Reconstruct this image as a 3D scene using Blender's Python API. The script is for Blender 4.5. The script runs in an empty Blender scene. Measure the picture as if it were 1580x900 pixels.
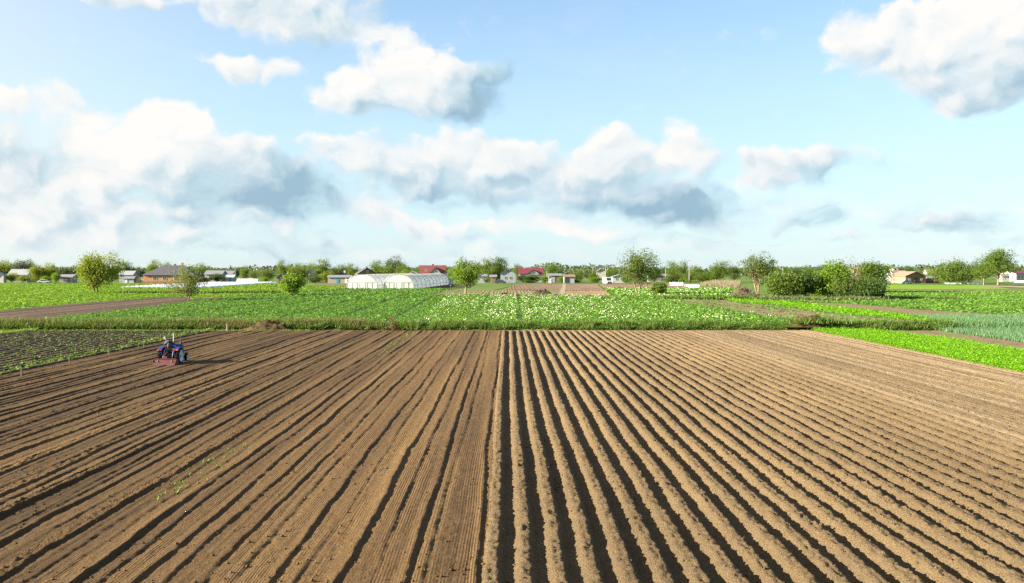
import bpy, math, random
import numpy as np
from mathutils import Vector, Matrix, Euler

random.seed(7)
scene = bpy.context.scene
col = scene.collection
R = math.radians

# ------------------------------------------------------------------ camera
F_PX, W_PX, H_PX, HORIZON = 1500.0, 1580.0, 900.0, 416.0
CAM_Z = 6.3
YAW = math.atan(7 / F_PX)
PITCH = math.atan((H_PX / 2 - HORIZON) / F_PX)
cam_data = bpy.data.cameras.new('camera')
cam = bpy.data.objects.new('camera', cam_data)
col.objects.link(cam)
cam.location = (0, 0, CAM_Z)
cam.rotation_euler = (R(90) - PITCH, 0, -YAW)
cam_data.sensor_fit = 'HORIZONTAL'
cam_data.sensor_width = 36
cam_data.lens = 36 * F_PX / W_PX
cam_data.clip_end = 20000
scene.camera = cam
CAM_M = Euler((R(90) - PITCH, 0, -YAW)).to_matrix()

# ------------------------------------------------------------------ light
EXPOSURE = 2.35
SUN_EL, SUN_AZ = R(19), R(-101)          # azimuth from +Y, clockwise; sun stands at the left
scene.view_settings.view_transform = 'Standard'
scene.view_settings.look = 'None'
scene.view_settings.exposure = EXPOSURE
scene.view_settings.gamma = 1
scene.view_settings.use_curve_mapping = False
scene.cycles.use_adaptive_sampling = False
scene.cycles.use_denoising = False
sd = bpy.data.lights.new('sun', 'SUN')
sd.energy = 5.0
sd.angle = R(0.5)
sd.color = (1.0, 0.9, 0.74)
sun = bpy.data.objects.new('sun', sd)
col.objects.link(sun)
sdir = Vector((math.sin(SUN_AZ) * math.cos(SUN_EL), math.cos(SUN_AZ) * math.cos(SUN_EL), math.sin(SUN_EL)))
sun.rotation_euler = sdir.to_track_quat('Z', 'Y').to_euler()
sun.location = (-40, 0, 40)

# ------------------------------------------------------------------ sky with clouds
def pix_dir(px, py):
    v = Vector(((px - W_PX / 2) / F_PX, -(py - H_PX / 2) / F_PX, -1.0))
    return (CAM_M @ v).normalized()

def azel(px, py):
    d = pix_dir(px, py)
    return math.atan2(d.x, d.y), math.asin(d.z)

world = bpy.data.worlds.new('World')
scene.world = world
world.use_nodes = True
world.cycles.sampling_method = 'MANUAL'
world.cycles.sample_map_resolution = 256
WN, WL = world.node_tree.nodes, world.node_tree.links
WN.clear()

def wn(t, **kw):
    n = WN.new(t)
    for k, v in kw.items():
        setattr(n, k, v)
    return n

def wmath(op, a, b=None, c=None, clamp=False):
    n = WN.new('ShaderNodeMath'); n.operation = op; n.use_clamp = clamp
    for i, v in enumerate((a, b, c)):
        if v is None: continue
        if isinstance(v, (int, float)): n.inputs[i].default_value = v
        else: WL.new(v, n.inputs[i])
    return n.outputs[0]

def wvec(op, a, b=None, c=None, out=0):
    n = WN.new('ShaderNodeVectorMath'); n.operation = op
    for i, v in enumerate((a, b, c)):
        if v is None: continue
        if isinstance(v, tuple): n.inputs[i].default_value = v
        else: WL.new(v, n.inputs[i])
    return n.outputs['Value'] if op in ('DOT_PRODUCT', 'LENGTH') else n.outputs[0]

def wsmooth(x, lo, hi, a=0.0, b=1.0):
    n = WN.new('ShaderNodeMapRange'); n.interpolation_type = 'SMOOTHSTEP'
    WL.new(x, n.inputs[0])
    for i, v in zip((1, 2, 3, 4), (lo, hi, a, b)): n.inputs[i].default_value = v
    return n.outputs[0]

tc = wn('ShaderNodeTexCoord')
nrm = wvec('NORMALIZE', tc.outputs['Generated'])
sep = wn('ShaderNodeSeparateXYZ'); WL.new(nrm, sep.inputs[0])
w_az = wmath('ARCTAN2', sep.outputs[0], sep.outputs[1])
w_el = wmath('ARCSINE', sep.outputs[2])
cmb = wn('ShaderNodeCombineXYZ'); WL.new(w_az, cmb.inputs[0]); WL.new(w_el, cmb.inputs[1])
uv = cmb.outputs[0]

def wnoise(vec, scale, detail, rough=0.55):
    n = wn('ShaderNodeTexNoise', noise_dimensions='2D')
    WL.new(vec, n.inputs['Vector'])
    n.inputs['Scale'].default_value = scale
    n.inputs['Detail'].default_value = detail
    n.inputs['Roughness'].default_value = rough
    return n

# billows: warp the coordinates, then fine noise for the cauliflower edge
wz = wnoise(uv, 9, 3)
wc = wvec('SUBTRACT', wz.outputs['Color'], (0.5, 0.5, 0.5))
uvw = wvec('MULTIPLY_ADD', wc, (0.055, 0.04, 0), uv)
wz2 = wnoise(uv, 38, 4)
wc2 = wvec('SUBTRACT', wz2.outputs['Color'], (0.5, 0.5, 0.5))
uvw = wvec('MULTIPLY_ADD', wc2, (0.020, 0.016, 0), uvw)

# cx, cy, rx, ry, weight, tone   (in picture units of the far cloud, turned into angles)
CLOUDS = [
 (185, 4, 80, 26, .8, .2), (370, 2, 110, 46, .9, .1), (480, 5, 140, 55, 1, -.15), (560, 42, 70, 26, .8, .35), (450, 45, 110, 30, .6, .0),
 (395, 105, 75, 34, .8, .35), (345, 112, 45, 26, .6, .2),
 (620, 112, 110, 66, 1, .45), (655, 98, 75, 44, .9, .5), (560, 145, 110, 46, .9, .2), (685, 140, 90, 60, .9, .0), (745, 128, 60, 46, .8, -.9), (715, 165, 75, 32, .7, -1.0), (600, 165, 90, 30, .6, -.1),
 (235, 222, 120, 72, 1, .65), (240, 185, 62, 46, .9, .7), (305, 245, 120, 66, 1, .25), (385, 275, 125, 60, 1, -.9), (462, 305, 105, 44, 1, -1.2), (330, 300, 140, 44, .9, -.8), (412, 224, 30, 22, .7, .7), (170, 265, 90, 60, .8, .5), (385, 265, 34, 26, .7, .7), (500, 270, 60, 40, .5, -.5),
 (30, 240, 140, 60, .9, -.45), (60, 165, 130, 36, .8, .4), (0, 310, 150, 60, .9, .25), (110, 300, 120, 60, .7, .0), (50, 365, 190, 40, .8, .2),
 (260, 338, 160, 30, .8, -.25), (195, 330, 70, 24, .6, .4), (570, 325, 85, 30, .8, .1), (400, 345, 160, 22, .5, .1), (330, 375, 240, 24, .5, -.2),
 (555, 238, 105, 38, .8, .2), (690, 228, 110, 42, .9, .25), (640, 272, 120, 40, .9, -.4), (730, 282, 130, 44, .8, -.1), (690, 302, 100, 24, .7, -.7), (790, 258, 120, 50, .9, .1),
 (860, 270, 110, 54, .9, -.2), (940, 222, 66, 46, .9, .4), (950, 262, 120, 50, .9, -.1), (1058, 240, 66, 52, 1.0, .7), (1092, 250, 44, 46, .7, -.4), (890, 308, 200, 38, .8, -.5), (1035, 318, 120, 38, 1, -1.0), (1105, 345, 95, 28, .8, -.3), (890, 340, 180, 24, .6, .3), (700, 355, 90, 26, .7, .2), (620, 345, 60, 20, .5, .2), (820, 350, 70, 20, .5, .2),
 (1190, 266, 75, 32, .8, .2), (1235, 272, 70, 26, .8, -.2), (1275, 280, 55, 18, .7, -.9), (1310, 256, 75, 22, .6, -.1), (1212, 246, 36, 22, .6, .3), (1150, 262, 40, 20, .5, -.6),
 (1245, 335, 60, 17, .7, -.6), (1430, 340, 100, 20, .7, -.4), (1490, 328, 60, 14, .6, -.4), (1520, 360, 60, 15, .6, -.4), (915, 362, 80, 15, .6, .3), (1300, 365, 50, 10, .5, -.4),
 (1345, 78, 84, 66, .85, .1), (1300, 28, 38, 40, .6, .2), (1420, 40, 110, 66, .8, .2), (1500, 62, 120, 76, 1, .35), (1560, 35, 100, 70, 1, .5), (1545, 130, 130, 38, .9, -.7), (1470, 112, 120, 40, .8, .0), (1560, 155, 110, 26, .7, .2),
]
# the cloud field as a sum of (curve over azimuth) x (curve over elevation), worked out from the list above
AZ_R, EL_LO, EL_HI = .64, -.03, .38
NA, NE, NG = 150, 72, 5
ga = np.linspace(-AZ_R, AZ_R, NA); ge = np.linspace(EL_LO, EL_HI, NE)
GA, GE = np.meshgrid(ga, ge)
keep = np.ones_like(GA); sB = np.zeros_like(GA); fG = np.zeros_like(GA)
rng = random.Random(5)
allc = [azel(c[0], c[1]) + (c[2] / F_PX, c[3] / F_PX, c[4], c[5]) for c in CLOUDS]
for k in range(16):                        # go on past the frame's edges
    sgn = -1 if k % 2 else 1
    rx = rng.uniform(.05, .09)
    allc.append((sgn * rng.uniform(.54, .66), rng.uniform(.03, .36), rx, rx * .45, .8, rng.uniform(-.4, .4)))
for k in range(7):
    rx = rng.uniform(.05, .08)
    allc.append((rng.uniform(-.5, .5), rng.uniform(.31, .37), rx, rx * .45, .8, rng.uniform(-.4, .4)))
for a, e, rx, ry, wgt, tone in allc:
    px_, py_ = (GA - a) / (rx * .98), (GE - e) / (ry * .96)
    m_ = np.clip(1 - px_ ** 2 - py_ ** 2, 0, 1) * min(1, wgt + .08)
    keep *= 1 - .78 * m_
    sB += m_
    fG += m_ * (-.45 * px_ + .62 * py_ + tone)
fB = 1 - keep
fG = fG / np.maximum(sB, .2) * fB

def wcurves(t, tabs):
    """three lookup curves over t in 0..1; returns a vector"""
    n = wn('ShaderNodeRGBCurve')
    lo = [float(v.min()) for v in tabs]; hi = [float(v.max()) + 1e-6 for v in tabs]
    cm = n.mapping
    for c in range(3):
        cv = cm.curves[c]
        ys = (tabs[c] - lo[c]) / (hi[c] - lo[c])
        cv.points[0].location = (0, float(ys[0])); cv.points[1].location = (1, float(ys[-1]))
        for q in range(1, len(ys) - 1):
            cv.points.new(q / (len(ys) - 1), float(ys[q]))
        for p in cv.points: p.handle_type = 'VECTOR'
    cm.update()
    cc = wn('ShaderNodeCombineXYZ')
    for q in range(3): WL.new(t, cc.inputs[q])
    WL.new(cc.outputs[0], n.inputs['Color'])
    return wvec('MULTIPLY_ADD', n.outputs[0], tuple(hi[c] - lo[c] for c in range(3)), tuple(lo))

sepw = wn('ShaderNodeSeparateXYZ'); WL.new(uvw, sepw.inputs[0])
t_az = wmath('MULTIPLY_ADD', sepw.outputs[0], .5 / AZ_R, .5, clamp=True)
t_el = wmath('MULTIPLY_ADD', sepw.outputs[1], 1 / (EL_HI - EL_LO), -EL_LO / (EL_HI - EL_LO), clamp=True)
def lowrank(Fm):
    U, S, Vt = np.linalg.svd(Fm, full_matrices=False)
    acc = None
    for g_ in range(NG):
        ks = range(3 * g_, 3 * g_ + 3)
        va = wcurves(t_az, [Vt[k] * math.sqrt(S[k]) for k in ks])
        ve = wcurves(t_el, [U[:, k] * math.sqrt(S[k]) for k in ks])
        d_ = wvec('DOT_PRODUCT', va, ve)
        acc = d_ if acc is None else wmath('ADD', acc, d_)
    return acc
sumB = lowrank(fB); sumG = lowrank(fG)
# all round and overhead the same broken cloud goes on
inside = wmath('MULTIPLY', wsmooth(wmath('ABSOLUTE', w_az), .56, .64, 1, 0), wsmooth(w_el, .33, .38, 1, 0))
rnd = wnoise(nrm, 2.6, 2); rnd.noise_dimensions = '3D'
far_b = wsmooth(rnd.outputs[0], .56, .76, 0, 1)
far_w = wmath('SUBTRACT', 1.0, inside)
sumB = wmath('MULTIPLY_ADD', far_b, far_w, wmath('MULTIPLY', sumB, inside))
sumG = wmath('MULTIPLY', sumG, inside)

def wvoro(vec, scale):
    n = wn('ShaderNodeTexVoronoi', voronoi_dimensions='2D', feature='SMOOTH_F1')
    WL.new(vec, n.inputs['Vector']); n.inputs['Scale'].default_value = scale; n.inputs['Smoothness'].default_value = .35
    n.inputs['Detail'].default_value = 1.0; n.inputs['Roughness'].default_value = .45
    return n.outputs['Distance']

def billow(vec):
    """rounded heads of cumulus over finer wisps"""
    f = wnoise(vec, 15, 8, .6).outputs[0]
    b = wmath('SUBTRACT', .42, wvoro(vec, 24))
    return wmath('MULTIPLY_ADD', b, .34, wmath('SUBTRACT', f, .5))

stretch = wvec('MULTIPLY', uvw, (1.0, 1.35, 0))
b1 = billow(stretch)
b2 = billow(wvec('ADD', stretch, (-.010, .014, 0)))
emb = wmath('SUBTRACT', b1, b2)
gn = wmath('DIVIDE', sumG, wmath('MAXIMUM', sumB, .15))
fld = wmath('MULTIPLY_ADD', b1, 1.15, sumB)
# crisp on the lit side, fading out below
soft = wmath('MULTIPLY_ADD', wsmooth(gn, -.5, .5), -.30, .68)
dens = wmath('DIVIDE', wmath('SUBTRACT', fld, .11), soft, clamp=True)
dens = wsmooth(dens, 0, 1)
# thin veil of high cloud and the low bank near the horizon
veil_n = wnoise(wvec('MULTIPLY', uvw, (1, 4.5, 0)), 6, 6, .6)
low = wsmooth(w_el, .02, .13, 1.0, 0.0)
veil = wmath('MULTIPLY', wsmooth(veil_n.outputs[0], .44, .70), wmath('MULTIPLY_ADD', low, .55, .07))
vmask = wsmooth(dens, 0, .6)
gl = wmath('MULTIPLY_ADD', gn, .66, .66)
lit = wmath('MULTIPLY_ADD', emb, 1.0, gl)
lit = wmath('MULTIPLY_ADD', wmath('SUBTRACT', .5, dens), .10, lit)
dens = wmath('MAXIMUM', dens, veil)
dens = wmath('MULTIPLY_ADD', lit, 1e-6, dens)      # ties both sums into one evaluation
ramp = wn('ShaderNodeValToRGB')
WL.new(lit, ramp.inputs[0])
els = ramp.color_ramp.elements
els[0].position = 0.0; els[0].color = (.35, .53, .66, 1)
els[1].position = 1.0; els[1].color = (1.0, .99, .96, 1)
e2 = els.new(.36); e2.color = (.58, .74, .83, 1)
e3 = els.new(.70); e3.color = (.87, .92, .94, 1)

sky = wn('ShaderNodeTexSky', sky_type='NISHITA', sun_disc=False)
sky.sun_elevation = SUN_EL
sky.sun_rotation = SUN_AZ
sky.altitude = 100
sky.air_density = 1.0
sky.dust_density = 0.3
sky.ozone_density = 2.2
# thin bright air: paler towards the horizon, warmer round the sun
pale = WN.new('ShaderNodeMix'); pale.data_type = 'RGBA'
SKY_S = 0.05
def disp(c): return tuple(v / 2 ** EXPOSURE / SKY_S for v in c) + (1,)
hz = wmath('POWER', wsmooth(w_el, -.02, .45, 1.0, 0.0), 1.6)
WL.new(wmath('MULTIPLY', hz, .78), pale.inputs[0]); WL.new(sky.outputs[0], pale.inputs[6]); pale.inputs[7].default_value = disp((.60, .82, .95))
sund = wvec('DOT_PRODUCT', nrm, tuple(sdir))
glow = WN.new('ShaderNodeMix'); glow.data_type = 'RGBA'
glow_f = wmath('MULTIPLY', wsmooth(sund, -.02, .85), .75)
WL.new(glow_f, glow.inputs[0]); WL.new(pale.outputs[2], glow.inputs[6]); glow.inputs[7].default_value = disp((1.15, 1.04, .82))
bg_sky = wn('ShaderNodeBackground'); WL.new(glow.outputs[2], bg_sky.inputs[0])
bg_sky.inputs[1].default_value = SKY_S
warm = WN.new('ShaderNodeMix'); warm.data_type = 'RGBA'
WL.new(wmath('MULTIPLY', glow_f, .5), warm.inputs[0]); WL.new(ramp.outputs[0], warm.inputs[6]); warm.inputs[7].default_value = (1.05, .98, .84, 1)
bg_cloud = wn('ShaderNodeBackground'); WL.new(warm.outputs[2], bg_cloud.inputs[0])
bg_cloud.inputs[1].default_value = 1.0 / 2 ** EXPOSURE
mixw = wn('ShaderNodeMixShader')
WL.new(dens, mixw.inputs[0]); WL.new(bg_sky.outputs[0], mixw.inputs[1]); WL.new(bg_cloud.outputs[0], mixw.inputs[2])
wout = wn('ShaderNodeOutputWorld'); WL.new(mixw.outputs[0], wout.inputs[0])

# ------------------------------------------------------------------ terrain and measuring
def terr(y):
    if y <= 100.0: return 0.0
    if y <= 101.5: return 0.5 * (y - 100.0) / 1.5
    if y <= 364: return 0.5 + 0.7 * (y - 101.5) / 262.5
    return 1.2

def at(px, py, lift=0.0):
    """ground point seen at a spot of the photograph"""
    d = pix_dir(px, py)
    z = 0.0
    p = None
    for _ in range(40):
        t = (z - CAM_Z) / d.z if d.z < -1e-5 else 4000
        p = Vector((0, 0, CAM_Z)) + d * t
        z = 0.5 * z + 0.5 * terr(p.y)
    return Vector((p.x, p.y, terr(p.y) + lift))

def at_y(px, y):
    """ground point at distance y below a column of the photograph"""
    d = pix_dir(px, HORIZON)
    return Vector((d.x / d.y * y, y, terr(y)))

def top_h(py, y):
    """height above ground of something at distance y whose top is at row py"""
    return CAM_Z + (HORIZON - py) / F_PX * y - terr(y)

# ------------------------------------------------------------------ numpy noise
def _hash(ix, iy, seed):
    h = (ix.astype(np.int64) * 374761393 + iy.astype(np.int64) * 668265263 + seed * 974634541) & 0xFFFFFFFF
    h = ((h ^ (h >> 13)) * 1274126177) & 0xFFFFFFFF
    h = h ^ (h >> 16)
    return (h & 0xFFFF) / 65535.0

def vnoise(x, y, seed=0):
    ix, iy = np.floor(x), np.floor(y)
    fx, fy = x - ix, y - iy
    fx = fx * fx * (3 - 2 * fx); fy = fy * fy * (3 - 2 * fy)
    a, b = _hash(ix, iy, seed), _hash(ix + 1, iy, seed)
    c, d = _hash(ix, iy + 1, seed), _hash(ix + 1, iy + 1, seed)
    return (a + (b - a) * fx) + ((c + (d - c) * fx) - (a + (b - a) * fx)) * fy - 0.5

def fbm(x, y, octv=3, seed=0, gain=.5):
    s, a, t = 0.0, 1.0, 0.0
    for o in range(octv):
        s = s + a * vnoise(x * 2 ** o, y * 2 ** o, seed + o * 17)
        t += a; a *= gain
    return s / t * 2

def sstep(a, b, x):
    t = np.clip((x - a) / (b - a), 0, 1)
    return t * t * (3 - 2 * t)

# ------------------------------------------------------------------ mesh helpers
def np_mesh(name, V, Fa, mat, parent=None, smooth=False):
    me = bpy.data.meshes.new(name)
    V = np.asarray(V, np.float32); Fa = np.asarray(Fa, np.int32)
    n, k = Fa.shape
    me.vertices.add(len(V)); me.vertices.foreach_set('co', V.ravel())
    me.loops.add(n * k); me.loops.foreach_set('vertex_index', Fa.ravel())
    me.polygons.add(n)
    me.polygons.foreach_set('loop_start', np.arange(0, n * k, k, dtype=np.int32))
    me.polygons.foreach_set('loop_total', np.full(n, k, np.int32))
    if smooth: me.polygons.foreach_set('use_smooth', np.ones(n, bool))
    me.update(calc_edges=True)
    me.materials.append(mat)
    o = bpy.data.objects.new(name, me)
    col.objects.link(o)
    o.parent = parent
    return o

def tag(o, label=None, cat=None, group=None, kind=None):
    if label: o['label'] = label
    if cat: o['category'] = cat
    if group: o['group'] = group
    if kind: o['kind'] = kind
    return o

def empty(name, loc, rz=0.0):
    o = bpy.data.objects.new(name, None)
    o.empty_display_size = .3
    o.location = loc; o.rotation_euler = (0, 0, rz)
    col.objects.link(o)
    return o

class MB:
    def __init__(self): self.v, self.f = [], []
    def faces(self, vs, fs):
        b = len(self.v); self.v += [tuple(p) for p in vs]; self.f += [tuple(i + b for i in f) for f in fs]; return self
    def box(self, c, s, rot=None, taper=1.0):
        x, y, z = (k / 2 for k in s)
        vs = []
        for sz in (-1, 1):
            t = taper if sz > 0 else 1
            for sx, sy in ((-1, -1), (1, -1), (1, 1), (-1, 1)):
                p = Vector((sx * x * t, sy * y * t, sz * z))
                if rot: p = Euler(rot).to_matrix() @ p
                vs.append(p + Vector(c))
        return self.faces(vs, [(3, 2, 1, 0), (4, 5, 6, 7), (0, 1, 5, 4), (1, 2, 6, 5), (2, 3, 7, 6), (3, 0, 4, 7)])
    def tube(self, pts, rad, n=8, caps=True):
        pts = [Vector(p) for p in pts]
        if not hasattr(rad, '__len__'): rad = [rad] * len(pts)
        b = len(self.v)
        for i, p in enumerate(pts):
            d = (pts[min(i + 1, len(pts) - 1)] - pts[max(i - 1, 0)]).normalized()
            u = d.orthogonal().normalized() if abs(d.z) < .9 else d.cross(Vector((0, 1, 0))).normalized()
            if abs(d.z) < .9: u = d.cross(Vector((0, 0, 1))).normalized()
            w = d.cross(u)
            for k in range(n):
                t = 2 * math.pi * k / n
                self.v.append(tuple(p + (u * math.cos(t) + w * math.sin(t)) * rad[i]))
        for i in range(len(pts) - 1):
            for k in range(n):
                k2 = (k + 1) % n
                self.f.append((b + i * n + k, b + i * n + k2, b + (i + 1) * n + k2, b + (i + 1) * n + k))
        if caps:
            self.f.append(tuple(b + k for k in range(n))[::-1]); self.f.append(tuple(b + (len(pts) - 1) * n + k for k in range(n)))
        return self
    def lathe_x(self, c, prof, n=24):
        """profile (x, r) turned about the X axis through c"""
        b = len(self.v)
        for x, r in prof:
            for k in range(n):
                t = 2 * math.pi * k / n
                self.v.append((c[0] + x, c[1] + r * math.cos(t), c[2] + r * math.sin(t)))
        for i in range(len(prof) - 1):
            for k in range(n):
                k2 = (k + 1) % n
                self.f.append((b + i * n + k, b + i * n + k2, b + (i + 1) * n + k2, b + (i + 1) * n + k))
        return self
    def prism(self, poly, axis, a, b):
        """2-D polygon pushed from a to b along an axis (0 x, 1 y, 2 z)"""
        def mk(p, t):
            q = list(p); q.insert(axis, t); return tuple(q)
        n = len(poly)
        vs = [mk(p, a) for p in poly] + [mk(p, b) for p in poly]
        fs = [tuple(range(n))[::-1], tuple(range(n, 2 * n))] + [(i, (i + 1) % n, n + (i + 1) % n, n + i) for i in range(n)]
        return self.faces(vs, fs)
    def build(self, name, mat, parent=None, smooth=False, bevel=0, subsurf=0):
        me = bpy.data.meshes.new(name)
        me.from_pydata(self.v, [], self.f); me.update()
        import bmesh
        bm = bmesh.new(); bm.from_mesh(me); bmesh.ops.recalc_face_normals(bm, faces=bm.faces); bm.to_mesh(me); bm.free()
        if smooth: me.polygons.foreach_set('use_smooth', [True] * len(me.polygons))
        me.materials.append(mat)
        o = bpy.data.objects.new(name, me); col.objects.link(o); o.parent = parent
        if bevel:
            m = o.modifiers.new('bevel', 'BEVEL'); m.width = bevel; m.segments = 2; m.limit_method = 'ANGLE'
        if subsurf:
            m = o.modifiers.new('sub', 'SUBSURF'); m.levels = m.render_levels = subsurf
        return o

# ------------------------------------------------------------------ materials
def new_mat(name):
    m = bpy.data.materials.new(name); m.use_nodes = True
    nt = m.node_tree; nt.nodes.clear()
    out = nt.nodes.new('ShaderNodeOutputMaterial')
    return m, nt, out

def c4(c): return (c[0], c[1], c[2], 1)

def noise_node(nt, vec, scale, detail=4, rough=.6):
    n = nt.nodes.new('ShaderNodeTexNoise')
    n.inputs['Scale'].default_value = scale; n.inputs['Detail'].default_value = detail; n.inputs['Roughness'].default_value = rough
    if vec is not None: nt.links.new(vec, n.inputs['Vector'])
    return n

def mixc(nt, fac, a, b, blend='MIX'):
    n = nt.nodes.new('ShaderNodeMix'); n.data_type = 'RGBA'; n.blend_type = blend
    for i, v in ((0, fac), (6, a), (7, b)):
        if isinstance(v, (int, float)): n.inputs[i].default_value = v
        elif isinstance(v, tuple): n.inputs[i].default_value = c4(v)
        else: nt.links.new(v, n.inputs[i])
    return n.outputs[2]

def mapr(nt, x, a, b, c=0.0, d=1.0):
    n = nt.nodes.new('ShaderNodeMapRange'); nt.links.new(x, n.inputs[0])
    for i, v in zip((1, 2, 3, 4), (a, b, c, d)): n.inputs[i].default_value = v
    return n.outputs[0]

def scaled_pos(nt, s):
    g = nt.nodes.new('ShaderNodeNewGeometry')
    v = nt.nodes.new('ShaderNodeVectorMath'); v.operation = 'MULTIPLY'
    nt.links.new(g.outputs['Position'], v.inputs[0]); v.inputs[1].default_value = s
    return v.outputs[0]

def plain(name, c, rough=.6, metal=0.0, var=.15, scale=3.0, spec=.4, trans=0.0):
    m, nt, out = new_mat(name)
    b = nt.nodes.new('ShaderNodeBsdfPrincipled')
    t = nt.nodes.new('ShaderNodeTexCoord')
    n = noise_node(nt, t.outputs['Object'], scale)
    dark = tuple(k * (1 - var) for k in c); light = tuple(min(1, k * (1 + var)) for k in c)
    nt.links.new(mixc(nt, mapr(nt, n.outputs[0], .3, .7), dark, light), b.inputs['Base Color'])
    b.inputs['Roughness'].default_value = rough; b.inputs['Metallic'].default_value = metal
    b.inputs['Specular IOR Level'].default_value = spec
    if trans:
        tr = nt.nodes.new('ShaderNodeBsdfTranslucent'); tr.inputs[0].default_value = c4(c)
        mx = nt.nodes.new('ShaderNodeMixShader'); mx.inputs[0].default_value = trans
        nt.links.new(b.outputs[0], mx.inputs[1]); nt.links.new(tr.outputs[0], mx.inputs[2]); nt.links.new(mx.outputs[0], out.inputs[0])
    else:
        nt.links.new(b.outputs[0], out.inputs[0])
    return m

def leafy(name, a, b, c=None, transl=.3, patch=.25):
    """leaves: colour differs from leaf to leaf and drifts over the plant"""
    m, nt, out = new_mat(name)
    g = nt.nodes.new('ShaderNodeNewGeometry')
    base = mixc(nt, g.outputs['Random Per Island'], a, b)
    n = noise_node(nt, scaled_pos(nt, (1, 1, 1)), patch, 3)
    base = mixc(nt, mapr(nt, n.outputs[0], .4, .68, 0, .75), base, c or b)
    d = nt.nodes.new('ShaderNodeBsdfPrincipled'); d.inputs['Roughness'].default_value = .55; d.inputs['Specular IOR Level'].default_value = .25
    nt.links.new(base, d.inputs['Base Color'])
    t = nt.nodes.new('ShaderNodeBsdfTranslucent'); nt.links.new(mixc(nt, .35, base, (.30, .36, .02)), t.inputs[0])
    mx = nt.nodes.new('ShaderNodeMixShader'); mx.inputs[0].default_value = transl
    nt.links.new(d.outputs[0], mx.inputs[1]); nt.links.new(t.outputs[0], mx.inputs[2]); nt.links.new(mx.outputs[0], out.inputs[0])
    return m

def mixm(nt, op, a, b_, k=None):
    n = nt.nodes.new('ShaderNodeMath'); n.operation = op
    nt.links.new(a, n.inputs[0])
    if op == 'MULTIPLY_ADD': n.inputs[1].default_value = k; nt.links.new(b_, n.inputs[2])
    else: nt.links.new(b_, n.inputs[1])
    return n.outputs[0]

def mixm2(nt, a, k):
    n = nt.nodes.new('ShaderNodeMath'); n.operation = 'MULTIPLY'; nt.links.new(a, n.inputs[0]); n.inputs[1].default_value = k
    return n.outputs[0]

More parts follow.
